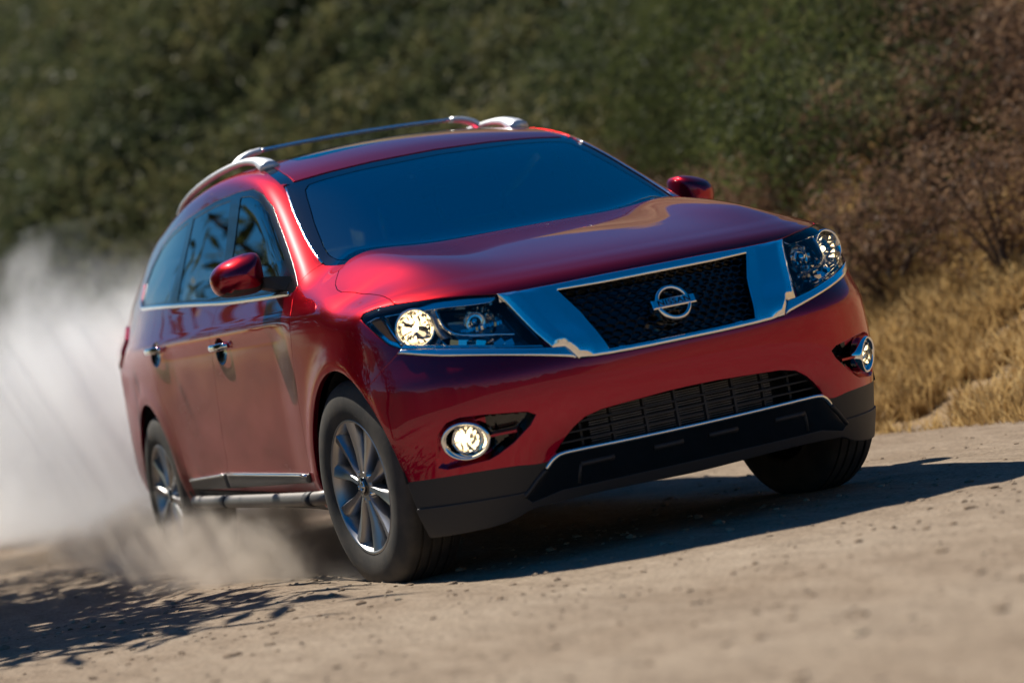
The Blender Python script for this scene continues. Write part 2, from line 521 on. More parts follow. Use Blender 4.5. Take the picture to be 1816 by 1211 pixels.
def slice_(V, Nn, T, D):
    """the part of the surface where D < 0, cut along D = 0"""
    ins = D < 0; c = ins[T].sum(1)
    keep = [T[c == 3]]
    X = T[(c == 1) | (c == 2)]; I = ins[X]
    one = I.sum(1) == 1
    k = np.where(one, I.argmax(1), (~I).argmax(1))
    R = np.stack([X[np.arange(len(X)), (k + i) % 3] for i in range(3)], 1)
    e1 = np.sort(R[:, [0, 1]], 1); e2 = np.sort(R[:, [0, 2]], 1)
    key = np.concatenate([e1[:, 0] * len(V) + e1[:, 1], e2[:, 0] * len(V) + e2[:, 1]])
    uk, inv = np.unique(key, return_inverse=True)
    a, b = uk // len(V), uk % len(V)
    t = (D[a] / (D[a] - D[b]))[:, None]
    Vn = V[a] + (V[b] - V[a]) * t; NN = Nn[a] + (Nn[b] - Nn[a]) * t; NN /= np.linalg.norm(NN, axis=1)[:, None] + 1e-12
    p = inv[:len(R)] + len(V); q = inv[len(R):] + len(V)
    s = one; keep.append(np.stack([R[s, 0], p[s], q[s]], 1))
    s = ~one; keep += [np.stack([p[s], R[s, 1], R[s, 2]], 1), np.stack([p[s], R[s, 2], q[s]], 1)]
    return compact(np.concatenate([V, Vn]), np.concatenate([Nn, NN]), np.concatenate(keep))

def panel(field, gap=0.002, levels=1, band=0.014, src=None):
    V, Nn, T = src if src is not None else H
    f2 = lambda P: field(P) + gap
    D = f2(V)
    m = (D[T].min(1) < 0.03)
    T = T[m]
    u, inv = np.unique(T, return_inverse=True); V, Nn, D, T = V[u], Nn[u], D[u], inv.reshape(-1, 3)
    for k in range(levels):
        V, Nn, T, D = refine(V, Nn, T, D, f2, band / (k + 1))
    return slice_(V, Nn, T, D)

def border(V, T):
    E = np.concatenate([T[:, [0, 1]], T[:, [1, 2]], T[:, [2, 0]]])
    key = np.minimum(E[:, 0], E[:, 1]).astype(np.int64) * len(V) + np.maximum(E[:, 0], E[:, 1])
    u, i, c = np.unique(key, return_index=True, return_counts=True)
    E = E[i[c == 1]]
    return E[~((np.abs(V[E[:, 0], 1]) < 2e-4) & (np.abs(V[E[:, 1], 1]) < 2e-4))]

def flange(M, depth=0.015, rnd=0.0):
    """turn the panel's edge inwards"""
    V, Nn, T = M
    E = border(V, T)
    if len(E) == 0: return M
    u, inv = np.unique(E, return_inverse=True); inv = inv.reshape(-1, 2)
    n = Nn[u]
    out = np.zeros((len(u), 3))
    en = np.cross(V[E[:, 1]] - V[E[:, 0]], Nn[E[:, 0]])
    en /= np.linalg.norm(en, axis=1)[:, None] + 1e-12
    np.add.at(out, inv[:, 0], en); np.add.at(out, inv[:, 1], en)
    out /= np.linalg.norm(out, axis=1)[:, None] + 1e-12
    nV = len(V); k = len(u)
    A = V[u]; B = V[u] - n * depth
    T2 = [T]
    def strip(o1, o2):
        a, b = inv[:, 0] + o1, inv[:, 1] + o1; c, d = inv[:, 1] + o2, inv[:, 0] + o2
        T2.append(np.stack([b, a, d], 1)); T2.append(np.stack([b, d, c], 1))
    if rnd > 0:
        C = A + out * rnd * 0.7 - n * rnd * 0.3; D = A + out * rnd - n * rnd
        VV = np.concatenate([V, A, C, D, D - n * (depth - rnd)])
        NN = np.concatenate([Nn, n, (n + out) / 1.4142, out, out])
        strip(nV, nV + k); strip(nV + k, nV + 2 * k); strip(nV + 2 * k, nV + 3 * k)
    else:
        VV = np.concatenate([V, A, B]); NN = np.concatenate([Nn, out, out]); strip(nV, nV + k)
    return VV, NN, np.concatenate(T2)

def mirror(M, sgn):
    V, Nn, T = M
    if sgn > 0: return M
    return V * [1, -1, 1], Nn * [1, -1, 1], T[:, ::-1]

def both(M):
    V, Nn, T = M
    W, P, S = mirror(M, -1)
    mid = np.abs(V[:, 1]) < 1e-6
    idx = np.where(mid, np.arange(len(V)), np.arange(len(V)) + len(V))
    V2, N2, T2 = np.concatenate([V, W]), np.concatenate([Nn, P]), np.concatenate([T, idx[S]])
    return compact(V2, N2, T2)

def geonormals(V, T):
    fn = np.cross(V[T[:, 1]] - V[T[:, 0]], V[T[:, 2]] - V[T[:, 0]])
    n = np.zeros_like(V)
    for k in range(3): np.add.at(n, T[:, k], fn)
    return n / (np.linalg.norm(n, axis=1)[:, None] + 1e-15)

def shift(M, d):
    V, Nn, T = M
    d = np.asarray(d)
    W = V + Nn * (d[:, None] if d.ndim else d)
    if d.ndim:
        n = geonormals(W, T); c = np.abs(V[:, 1]) < 1e-6; n[c, 1] = 0; n /= np.linalg.norm(n, axis=1)[:, None] + 1e-15
        return W, n, T
    return W, Nn, T

def pocket(M, depth, direction=None, taper=0.0):
    """a recess: floor plus walls back up to the panel's edge"""
    V, Nn, T = M
    E = border(V, T)
    mv = -Nn if direction is None else np.broadcast_to(np.asarray(direction, float), V.shape)
    W = V + mv * depth
    if taper:
        u = np.unique(E); c = W[u].mean(0); W = c + (W - c) * (1 - taper)
    u, inv = np.unique(E, return_inverse=True); inv = inv.reshape(-1, 2)
    n = len(V); k = len(u)
    VV = np.concatenate([W, V[u], W[u]])
    a, b = inv[:, 0] + n, inv[:, 1] + n; c, d = inv[:, 1] + n + k, inv[:, 0] + n + k
    T2 = np.concatenate([T, np.stack([a, b, c], 1), np.stack([a, c, d], 1)])
    return VV, geonormals(VV, T2), T2

def put(name, M, mat, parent, sgn=1):
    V, Nn, T = mirror(M, sgn)
    return mk(name, V, T, mat, parent, Nn)

# ------------------------------------------------------------------ the car
H = build_half()
YA = lambda P: np.abs(P[:, 1])
def FR(P): return np.stack([YA(P), P[:, 2]], 1)                       # front view
def UZ(P): return np.stack([(YA(P) - P[:, 0]) * 0.70711, P[:, 2]], 1)   # three-quarter view
def SD(P): return P[:, [0, 2]]                                        # side view
def TP(P): return np.stack([P[:, 0], YA(P)], 1)                       # plan
def only(P, d, ok): return np.where(ok, d, 0.5)

LAMPP = [(0.351, 1.015), (0.345, 1.031), (0.288, 1.042), (0.219, 1.042), (0.127, 1.038), (0.026, 1.033), (-0.06, 1.025), (-0.154, 1.012),
         (-0.201, 0.958), (-0.242, 0.910), (-0.284, 0.863), (-0.332, 0.806), (-0.273, 0.818), (-0.115, 0.847), (0.062, 0.875),
         (0.173, 0.890), (0.233, 0.917), (0.285, 0.961), (0.331, 0.998)]
STRIPP = [(0.872, 0.890), (0.803, 0.875), (0.677, 0.847), (0.537, 0.817), (0.46, 0.804), (0.426, 0.80), (0.396, 0.757), (0.431, 0.766), (0.509, 0.784),
          (0.653, 0.815), (0.781, 0.842), (0.838, 0.859), (0.884, 0.876)]
FRAMEP = [(0.553, 1.012), (0.531, 0.958), (0.493, 0.863), (0.464, 0.803), (0.426, 0.799), (0.392, 0.752), (0.264, 0.745), (0.126, 0.742), (-0.05, 0.742),
          (-0.05, 1.010), (0.018, 1.010), (0.198, 1.010), (0.37, 1.008), (0.464, 1.009)]
OPENP = [(-0.05, 0.981), (0.032, 0.981), (0.211, 0.981), (0.362, 0.985), (0.318, 0.901), (0.298, 0.838), (0.277, 0.765), (0.12, 0.762), (-0.05, 0.762)]
FOGP = [(0.101, 0.511), (0.072, 0.590), (0.031, 0.625), (-0.022, 0.636), (-0.112, 0.632), (-0.207, 0.621), (-0.247, 0.615), (-0.270, 0.600), (-0.247, 0.570),
        (-0.183, 0.522), (-0.125, 0.492), (-0.091, 0.480), (-0.017, 0.474), (0.068, 0.470), (0.102, 0.480)]
INTAKEP = [(0.514, 0.462), (0.477, 0.505), (0.447, 0.533), (0.403, 0.560), (0.343, 0.573), (0.274, 0.577), (0.098, 0.586), (-0.05, 0.588), (-0.05, 0.450), (0.43, 0.452), (0.50, 0.449)]
SKIDP = [(-0.05, 0.452), (0.222, 0.452), (0.426, 0.457), (0.491, 0.457), (0.522, 0.444), (0.547, 0.415), (0.623, 0.336), (0.60, 0.312), (0.50, 0.3335), (-0.05, 0.332)]
ARCHF = (0.165, 0.44, 0.412)
ARCHR = (-2.78, 0.39, 0.412)
HOODP = [(1.2, -0.1), (1.2, 0.60), (0.84, 0.60), (0.60, 0.80), (0.521, 0.831), (0.475, 0.826), (0.419, 0.825), (0.276, 0.824), (0.157, 0.834), (0.057, 0.852), (0.001, 0.847),
         (-0.067, 0.828), (-0.117, 0.806), (-0.20, 0.76), (-0.235, 0.70), (-0.19, 0.55), (-0.15, 0.30), (-0.135, 0.0), (-0.135, -0.1)]
DOORF = [(-0.385, 1.26), (-0.385, 1.179), (-0.372, 1.135), (-0.318, 1.074), (-0.306, 0.992), (-0.330, 0.852), (-0.338, 0.74), (-0.345, 0.579), (-0.356, 0.482), (-0.36, 0.2)]
DOORM = [(-1.40, 1.9), (-1.47, 1.30), (-1.475, 1.18), (-1.490, 1.152), (-1.483, 1.073), (-1.491, 1.038), (-1.528, 0.853), (-1.546, 0.654), (-1.560, 0.546), (-1.60, 0.465), (-1.62, 0.2)]
DOORR = [(-2.62, 1.9), (-2.65, 1.226), (-2.60, 1.125), (-2.56, 1.036), (-2.52, 0.93), (-2.44, 0.80), (-2.36, 0.72), (-2.30, 0.60), (-2.275, 0.48), (-2.27, 0.2)]
WINP = [(-0.388, 1.182), (-0.55, 1.285), (-0.694, 1.372), (-0.942, 1.517), (-1.104, 1.583), (-1.248, 1.617), (-1.453, 1.628), (-1.80, 1.628), (-2.267, 1.605), (-2.75, 1.575), (-3.05, 1.535),
        (-3.25, 1.455), (-3.28, 1.37), (-3.2, 1.29), (-3.12, 1.255), (-3.046, 1.243), (-2.386, 1.222), (-1.417, 1.176), (-0.488, 1.152), (-0.40, 1.160)]
GL1 = [(-0.62, 1.186), (-0.615, 1.295), (-0.70, 1.345), (-0.942, 1.490), (-1.104, 1.556), (-1.248, 1.590), (-1.395, 1.600), (-1.372, 1.30), (-1.365, 1.200)]
GL2 = [(-1.555, 1.602), (-1.80, 1.604), (-2.19, 1.587), (-2.235, 1.44), (-2.235, 1.242), (-1.80, 1.222), (-1.475, 1.206), (-1.49, 1.30)]
GL3 = [(-2.300, 1.580), (-2.75, 1.552), (-3.03, 1.513), (-3.20, 1.444), (-3.225, 1.37), (-3.15, 1.30), (-3.06, 1.268), (-2.40, 1.250), (-2.345, 1.42)]
HANDLES = {'front': (-1.358, 1.0), 'rear': (-2.445, 1.036)}

def f_lamp(P): return only(P, sdpoly(UZ(P), LAMPP), (P[:, 0] > 0.2) & (P[:, 2] > 0.7))
def f_frame(P): return only(P, sdpoly(FR(P), FRAMEP), P[:, 0] > 0.5)
def f_open(P): return only(P, sdpoly(FR(P), OPENP), P[:, 0] > 0.5)
def f_strip(P): return only(P, sdpoly(FR(P), STRIPP), P[:, 0] > 0.3)
def f_fog(P): return only(P, sdpoly(UZ(P), FOGP), P[:, 0] > 0.3)
def f_intake(P): return only(P, sdpoly(FR(P), INTAKEP), P[:, 0] > 0.5)
def f_skid(P): return only(P, sdpoly(FR(P), SKIDP), P[:, 0] > 0.4)
def f_arch(P):
    s = YA(P) > 0.45
    a = np.hypot(P[:, 0] - ARCHF[0], P[:, 2] - ARCHF[1]) - ARCHF[2]
    b = np.hypot(P[:, 0] - ARCHR[0], P[:, 2] - ARCHR[1]) - ARCHR[2]
    # the arch sides drop straight down below the axle
    a = np.where(P[:, 2] < ARCHF[1], np.abs(P[:, 0] - ARCHF[0]) - ARCHF[2], a)
    b = np.where(P[:, 2] < ARCHR[1], np.abs(P[:, 0] - ARCHR[0]) - ARCHR[2], b)
    return only(P, np.minimum(a, b), s)
zlow_c = spl([0, 0.55, 0.60, 0.66, 0.72, 0.80, 1.1], [0.294, 0.296, 0.292, 0.268, 0.256, 0.250, 0.248])
def f_low(P): return np.where(P[:, 0] > 0.2, zlow_c(YA(P)), 0.345) - P[:, 2]
zclad = spl([0, 0.50, 0.545, 0.643, 0.733, 0.821, 0.90, 1.2], [0.452, 0.452, 0.437, 0.443, 0.446, 0.446, 0.445, 0.444])
def f_clad(P): return np.where(P[:, 0] > 0.2, P[:, 2] - zclad(YA(P)), 0.5)
def f_hood(P): return only(P, np.maximum(sdpoly(TP(P), HOODP), 1.002 - P[:, 2]), P[:, 2] > 0.9)
def ws_plane(P): return -0.165 - (P[:, 2] - 1.235) / 0.527 - 0.36 * P[:, 1] ** 2
WSP = [(-0.05, 1.640), (0.271, 1.633), (0.45, 1.622), (0.604, 1.606), (0.648, 1.596), (0.70, 1.47), (0.735, 1.36), (0.752, 1.28), (0.755, 1.237), (0.70, 1.212), (0.3, 1.20), (-0.05, 1.20)]
def f_ws(P): return only(P, np.maximum(sdpoly(FR(P), WSP), -f_hood(P)), (P[:, 0] < 0.0) & (P[:, 0] > -1.35))
def f_win(P): return only(P, sdpoly(SD(P), WINP), (YA(P) > 0.5))
def f_gl(g): return lambda P: only(P, sdpoly(SD(P), g), (YA(P) > 0.5))
DITCHP = [(-1.01, 0.602), (-1.055, 0.650), (-1.2, 0.636), (-1.45, 0.595), (-2.0, 0.585), (-2.8, 0.575), (-3.3, 0.555), (-3.3, 0.535), (-2.8, 0.552), (-2.0, 0.560), (-1.40, 0.562), (-1.2, 0.588)]
def f_ditch(P): return only(P, sdpoly(TP(P), DITCHP), P[:, 2] > 1.5)
SUNROOFP = [(-1.30, -0.1), (-1.30, 0.40), (-1.36, 0.46), (-2.05, 0.46), (-2.10, 0.40), (-2.10, -0.1)]
def f_sunroof(P): return only(P, sdpoly(TP(P), SUNROOFP), P[:, 2] > 1.5)
BSEAM = [(0.60, 0.90), (0.582, 0.85), (0.531, 0.818), (0.448, 0.777), (0.40, 0.74)]
def f_bumper(P):   # the red bumper skin ahead of the seam that runs from lamp to wheel arch
    # seam in the three-quarter view
    u = UZ(P)
    s = left_of(u, [(0.195, 0.872), (0.23, 0.85), (0.286, 0.818), (0.354, 0.777), (0.50, 0.70)])
    d = np.maximum(-s, P[:, 2] - 1.02)
    return only(P, d, P[:, 0] > 0.25)
HB = {k: [(cx + 0.085 * math.cos(t), cz - 0.012 + 0.056 * math.sin(t)) for t in np.linspace(0, 2 * math.pi, 28, endpoint=False)] for k, (cx, cz) in HANDLES.items()}
def f_bowl(k): return lambda P: only(P, sdpoly(SD(P), HB[k]), YA(P) > 0.5)
f_bf, f_br = f_bowl('front'), f_bowl('rear')
TAILP = [(-4.3, 1.20), (-3.62, 1.185), (-3.44, 1.12), (-3.42, 1.05), (-3.60, 0.99), (-4.3, 0.99)]
def f_tail(P): return only(P, sdpoly(SD(P), TAILP), (P[:, 0] < -3.3) & (YA(P) > 0.4))
RWP = [(-0.1, 1.52), (0.50, 1.50), (0.58, 1.46), (0.62, 1.27), (0.56, 1.22), (-0.1, 1.22)]
def f_rwin(P): return only(P, sdpoly(FR(P), RWP), P[:, 0] < -3.4)
def belt(P): return P[:, 2] - np.interp(P[:, 0], [-3.4, -2.6, -1.4, -0.4, -0.2], [1.262, 1.228, 1.176, 1.168, 1.19])

def mn(*a): return np.minimum.reduce(a)
def mx(*a): return np.maximum.reduce(a)
def cutouts(P):
    return mn(f_lamp(P), f_frame(P), f_strip(P), f_arch(P))
def p_bumper(P):
    return mx(f_bumper(P), -cutouts(P), -f_fog(P), -f_intake(P), -f_clad(P), -f_hood(P), -f_skid(P))
def p_hood(P): return mx(f_hood(P), -f_lamp(P), -f_frame(P))
def dmask(P): return YA(P) > 0.45
def ahead(P, line): return left_of(SD(P), line)      # negative ahead of the seam (towards the nose)
def p_fender(P):
    d = mx(ahead(P, DOORF), -f_bumper(P), -cutouts(P), -f_hood(P), -f_ws(P), f_low(P), -f_clad(P), -f_win(P), P[:, 2] - (1.245 + 0.35 * (P[:, 0] + 0.38)))
    return only(P, d, (P[:, 0] > -0.6) & (YA(P) > 0.45))
def p_doorf(P):
    return only(P, mx(-ahead(P, DOORF), ahead(P, DOORM), belt(P), 0.40 - P[:, 2], -f_bf(P), -f_arch(P), -f_win(P)), dmask(P))
def p_doorr(P):
    return only(P, mx(-ahead(P, DOORM), ahead(P, DOORR), belt(P), 0.40 - P[:, 2], -f_br(P), -f_arch(P) + 0.0, -f_win(P)), dmask(P))
def p_shell(P):
    doors = only(P, mx(-ahead(P, DOORF), ahead(P, DOORR), belt(P)), dmask(P))
    fr = only(P, mx(ahead(P, DOORF), P[:, 2] - (1.245 + 0.35 * (P[:, 0] + 0.38))), (P[:, 0] > -0.6))
    nose = np.where(P[:, 0] > 0.0, -0.5, 0.5)
    return mx(-doors, -fr, -nose, -f_hood(P), -f_ws(P), -f_win(P), -f_ditch(P), -f_sunroof(P), -f_arch(P), -f_tail(P), -f_rwin(P), f_low(P), -np.where((P[:, 2] < 1.2) & (P[:, 0] > -0.30), -1, 1))
def p_rocker(P):
    return only(P, mx(P[:, 2] - 0.396, f_low(P) - 0.02, -f_arch(P), P[:, 0] + 0.30, -2.33 - P[:, 0]), dmask(P))

car = props(empty('sport_utility_car', (-1.3, 0, 0)), 'dusty red sport utility car with lit headlamps driving hard on a dirt road', 'car')

put('hood', both(flange(panel(p_hood, 0.003), 0.02, 0.0025)), PAINT, car)
put('front_bumper', both(flange(panel(p_bumper, 0.0015, 2), 0.02, 0.003)), PAINT, car)
for s in (-1, 1):
    put('fender', flange(panel(p_fender, 0.002, 2), 0.02, 0.002), PAINT, car, s)
DOORS = {}
for s in (-1, 1):
    DOORS['front', s] = put('door', flange(panel(p_doorf, 0.002), 0.02, 0.0025), PAINT, car, s)
    DOORS['rear', s] = put('door', flange(panel(p_doorr, 0.002), 0.02, 0.0025), PAINT, car, s)
shell = put('body_shell', both(flange(panel(p_shell, 0.0015), 0.02, 0.002)), PAINT, car)

# --- lower front: plastic cladding, skid plate, lip
cladM = flange(panel(lambda P: mx(f_clad(P), f_low(P), -f_skid(P), -f_intake(P), -f_arch(P), 0.350 - P[:, 2], 0.3 - YA(P)), 0.001, 1), 0.03, 0.003)
for s in (-1, 1): put('bumper_corner', cladM, BLACKP, car, s)
lipM = panel(lambda P: mx(f_clad(P), f_low(P), -f_skid(P), -f_arch(P), P[:, 2] - 0.349), 0.001, 1)
put('bumper_lip', both(flange(shift(lipM, 0.006), 0.06, 0.003)), BLACKP, car)
skid = put('skid_plate', both(flange(shift(panel(f_skid, 0.002, 1), 0.004), 0.03, 0.004)), GLOSSB, car)

# --- grille
grille = empty('grille', (0.93, 0, 0.87), car)
def frame_h(P):
    q = FR(P); e = -mx(sdpoly(q, FRAMEP), -sdpoly(q, OPENP))
    edge = np.clip(e / 0.010, 0, 1)
    h = 0.006 * np.sqrt(1 - (1 - edge) ** 2)
    ridge = sdline(q, [(0.498, 1.006), (0.466, 0.935), (0.436, 0.851), (0.404, 0.797)])
    return h + 0.020 * np.clip(1 - ridge / 0.075, 0, 1) * np.clip((q[:, 0] - 0.27) / 0.05, 0, 1) * np.clip(e / 0.018, 0, 1)
fM = panel(lambda P: mx(f_frame(P), -f_open(P)), 0.0008, 2)
put('grille_frame', both(flange(shift(fM, frame_h(fM[0])), 0.03)), SATIN, grille)
oM = panel(f_open, 0.0, 1)
put('grille_recess', both(pocket(oM, 0.045)), GLOSSB, grille)
def surf_front(y, z):
    """a point on the nose at lateral y and height z, with its normal"""
    y = np.asarray(y, float); z = np.broadcast_to(np.asarray(z, float), y.shape)
    x = PF(z) - bow(np.abs(y), z)
    P = np.stack([x, np.abs(y), z], -1)
    for _ in range(6):
        f = body(P); g = grad(P); P[..., 0] -= np.clip(f / np.maximum(g[..., 0], 0.2), -0.03, 0.03)
    n = normals(P)
    P[..., 1] *= np.sign(y) + (y == 0); n[..., 1] *= np.sign(y) + (y == 0)
    return P, n
gm = MB()
cw, chh = 0.040, 0.0215
segs = []
for r in range(-2, 14):
    for c in range(-12, 13):
        y0 = c * cw + (cw / 2 if r % 2 else 0); z0 = 0.757 + r * chh
        a = (y0 - cw * 0.5, z0 - chh * 0.17); b = (y0 - cw * 0.5, z0 + chh * 0.17); t = (y0, z0 + chh * 0.5); e = (y0 + cw * 0.5, z0 + chh * 0.17)
        segs += [(a, b), (b, t), (t, e)]
sg = np.array(segs)
okm = (sdpoly(np.abs(sg[:, 0]) * [1, 1], OPENP) < 0.004) & (sdpoly(np.abs(sg[:, 1]), OPENP) < 0.004)
sg = sg[okm]
PA, NA = surf_front(sg[:, 0, 0], sg[:, 0, 1]); PB, NB = surf_front(sg[:, 1, 0], sg[:, 1, 1])
for pa, na, pb, nb in zip(PA, NA, PB, NB):
    t = pb - pa; t /= np.linalg.norm(t) + 1e-9
    w = np.cross(t, na); w /= np.linalg.norm(w); w *= 0.0030
    pa = pa - na * 0.013; pb = pb - nb * 0.013
    gm.hexa(np.array([pa - w - na * 0.012, pb - w - nb * 0.012, pb + w - nb * 0.012, pa + w - na * 0.012, pa - w * 0.5, pb - w * 0.5, pb + w * 0.5, pa + w * 0.5]))
gm.build('grille_mesh', GLOSSB, grille, smooth=False)
# emblem: ring, cross bar and its lettering
(bp,), (bn,) = surf_front([0.0], [0.868])
bn = bn / np.linalg.norm(bn); ux = np.array([0, 1.0, 0]); uy = np.cross(bn, ux)
if uy[2] < 0: uy = -uy
bc = bp + bn * 0.010
ring = MB()
prof = [(0.0505, -0.03), (0.0505, 0.004), (0.053, 0.010), (0.058, 0.012), (0.064, 0.008), (0.067, 0.0), (0.067, -0.03)]
ring.lathe(bc, bn, prof, 64, uy)
emblem = ring.build('emblem_ring', CHROME, grille)
bar = MB()
BM = np.stack([ux, uy, bn], 1)
for (w, h, d0, d1) in ((0.164, 0.034, -0.02, 0.0125),):
    o = [(-w / 2, -h / 2), (w / 2, -h / 2), (w / 2, h / 2), (-w / 2, h / 2)]
    k = 0.0035
    V = [bc + ux * a + uy * b + bn * d0 for a, b in o] + [bc + ux * a + uy * b + bn * (d1 - k) for a, b in o] + [bc + ux * (a - math.copysign(k, a)) + uy * (b - math.copysign(k, b)) + bn * d1 for a, b in o]
    F = [(0, 1, 5, 4), (1, 2, 6, 5), (2, 3, 7, 6), (3, 0, 4, 7), (4, 5, 9, 8), (5, 6, 10, 9), (6, 7, 11, 10), (7, 4, 8, 11), (8, 9, 10, 11)]
    bar.add(V, F)
bar.build('emblem_bar', SATIN, grille, smooth=False)
tcv = bpy.data.curves.new('letters', 'FONT'); tcv.body = 'NISSAN'; tcv.align_x = 'CENTER'; tcv.align_y = 'CENTER'
tcv.size = 0.0285; tcv.extrude = 0.0009; tcv.offset = 0.00045; tcv.space_character = 1.08
tob = bpy.data.objects.new('letters', tcv); col.objects.link(tob)
bpy.context.view_layer.update()
tme = bpy.data.meshes.new_from_object(tob.evaluated_get(bpy.context.evaluated_depsgraph_get()))
TV = np.array([v.co for v in tme.vertices]); TF = [list(p.vertices) for p in tme.polygons]
bpy.data.objects.remove(tob)
TW = bc + TV[:, :1] * 1.22 * ux + TV[:, 1:2] * 0.98 * uy + (TV[:, 2:3] + 0.0128) * bn
mk('emblem_letters', TW, TF, GLOSSB, grille, smooth=False)

# --- chrome strips under the headlamps
sM = panel(lambda P: mx(f_strip(P), -f_frame(P), -f_lamp(P)), 0.0008, 2)
def strip_h(P): return 0.007 * np.sqrt(np.clip(1 - (1 - np.clip(-f_strip(P) / 0.009, 0, 1)) ** 2, 0, 1))
for s in (-1, 1):
    put('lamp_trim', flange(shift(sM, strip_h(sM[0])), 0.02), SATIN, car, s)

# --- headlamps
lampM = panel(f_lamp, 0.002, 2)
def surf_uz(u, z, side=1, off=0.0):
    """a point on the three-quarter face of the nose"""
    d = np.array([-0.70711, -0.70711, 0.0]); P = np.array([1.0, 0, 0]) * (-u * 0.70711) + np.array([0, 1.0, 0]) * (u * 0.70711)
    P = P + np.array([0, 0, z]); P = P - d * 2.0
    t = np.linspace(0, 3.0, 900); X = P + t[:, None] * d; f = body(X); i = int(np.argmax(f < 0)); a, b = t[i - 1], t[i]
    for _ in range(30):
        m = (a + b) / 2
        if body((P + m * d)[None])[0] < 0: b = m
        else: a = m
    X = P + a * d; n = normals(X[None])[0]
    X = X + n * off
    return X * [1, side, 1], n * [1, side, 1]
for s in (-1, 1):
    c0, n0 = surf_uz(0.02, 0.93, s)
    lamp = empty('headlight', c0, car)
    inw = np.array([-0.80, -0.45 * 1.0, 0.0])
    put('lamp_housing', pocket(lampM, 0.085, inw * 1.0, 0.08), HOUSING, lamp, s)
    put('lens', flange(panel(f_lamp, 0.0025, 2), 0.02, 0.004), LENSGLASS, lamp, s)
    # bright rims that follow the lens outline
    zm = lambda P: np.interp(UZ(P)[:, 0], [-0.34, -0.154, 0.35], [0.86, 0.93, 0.99])
    upM = panel(lambda P: mx(f_lamp(P) + 0.004, sdline(UZ(P), [(-0.13, 1.017), (-0.06, 1.021), (0.026, 1.029), (0.127, 1.034), (0.219, 1.036), (0.288, 1.036), (0.345, 1.020)]) - 0.022), 0.0, 2)
    put('upper_rim', flange(shift(upM, -0.008), 0.02, 0.003), CHROME, lamp, s)
    loM = panel(lambda P: mx(f_lamp(P) + 0.004, sdline(UZ(P), [(-0.31, 0.812), (-0.115, 0.848), (0.062, 0.876), (0.173, 0.892), (0.233, 0.918), (0.285, 0.962), (0.335, 1.005)]) - 0.013), 0.0, 2)
    put('lower_rim', flange(shift(loM, -0.010), 0.02, 0.003), CHROME, lamp, s)
    # divider between the marker lamp and the main lamp
    dv = MB()
    pts = [surf_uz(u, z, s, -0.014)[0] for u, z in [(0.262, 1.018), (0.235, 0.985), (0.205, 0.945), (0.172, 0.905)]]
    dv.tube(catmull(pts, 5), 0.011, 8)
    dv.build('divider', CHROME, lamp)
    # amber marker
    amb = panel(lambda P: only(P, sdpoly(UZ(P), [(0.325, 1.002), (0.262, 1.008), (0.240, 0.985), (0.185, 0.905), (0.225, 0.925), (0.275, 0.965)]), P[:, 0] > 0.2), 0.003, 2)
    put('marker_lamp', flange(shift(amb, -0.014), 0.02, 0.004), AMBER, lamp, s)
    # round main reflector with a lit bulb
    c, n = surf_uz(0.118, 0.953, s, -0.004)
    ax = np.array([0.93, 0.32 * s, 0.05]); ax /= np.linalg.norm(ax)
    cc = c - ax * 0.028
    def facets(c, ax, prof, seg, jit, seed):
        m = MB(); m.lathe(c, ax, prof, seg); V = np.concatenate(m.V); q = np.random.default_rng(seed)
        nn = (len(prof) - 2) * seg
        V[:nn] += q.normal(0, jit, (nn, 3)); m.V = [V]; return m
    facets(cc, ax, [(0.006, -0.050), (0.022, -0.046), (0.036, -0.036), (0.047, -0.022), (0.056, -0.004), (0.062, 0.010), (0.063, -0.02)], 16, 0.0016, 5).build('main_reflector', LAMPDIM, lamp, smooth=False)
    bl = MB(); bl.lathe(cc, ax, [(0.0005, -0.006), (0.008, -0.009), (0.011, -0.017), (0.008, -0.025), (0.004, -0.048)][::-1], 20)
    bl.build('bulb', LAMP, lamp)
    rr = MB(); rr.lathe(cc + ax * 0.010, ax, [(0.060, 0), (0.063, 0.005), (0.067, 0.005), (0.069, 0), (0.069, -0.02)], 40); rr.build('reflector_ring', CHROME, lamp)
    # curved blade that sweeps from beside the reflector to the inner corner
    sw = MB()
    pts = [surf_uz(u, z, s, -0.022)[0] for u, z in [(0.052, 1.005), (0.036, 0.975), (0.012, 0.942), (-0.03, 0.916), (-0.09, 0.903), (-0.16, 0.893), (-0.225, 0.882)]]
    sw.tube(catmull(pts, 6), np.r_[np.linspace(0.010, 0.006, 37)], 10, flat=(1.0, 1.0)); sw.build('chrome_blade', CHROME, lamp)
    sw = MB()
    pts = [surf_uz(u, z, s, -0.036)[0] for u, z in [(0.068, 1.01), (0.056, 0.975), (0.034, 0.935), (0.0, 0.898), (-0.02, 0.88)]]
    sw.tube(catmull(pts, 6), 0.014, 10); sw.build('smoked_blade', SILVER, lamp)
    # inner lamp: small projector above a toothed blade
    pr_, n = surf_uz(-0.098, 0.957, s, -0.050)
    facets(pr_, ax, [(0.010, -0.036), (0.030, -0.026), (0.046, -0.008), (0.054, 0.014), (0.0555, -0.01)], 10, 0.002, 3).build('inner_reflector', LAMPDIM, lamp, smooth=False)
    pc, n = surf_uz(-0.085, 0.957, s, -0.045)
    pj_ = MB(); pj_.lathe(pc, ax, [(0.001, 0.016), (0.012, 0.013), (0.021, 0.004), (0.024, -0.006), (0.030, -0.006), (0.032, 0.002), (0.035, 0.0), (0.036, -0.03)], 32); pj_.build('projector', CHROME, lamp)
    tb = MB()
    for k in range(16):
        p, n = surf_uz(-0.045 - 0.0085 * k, 0.921 + 0.0006 * k, s, -0.026)
        tb.box(p, (0.014, 0.0075, 0.013), Euler((random.uniform(-.3,.3), random.uniform(-.6,.1), s*0.4)).to_matrix())
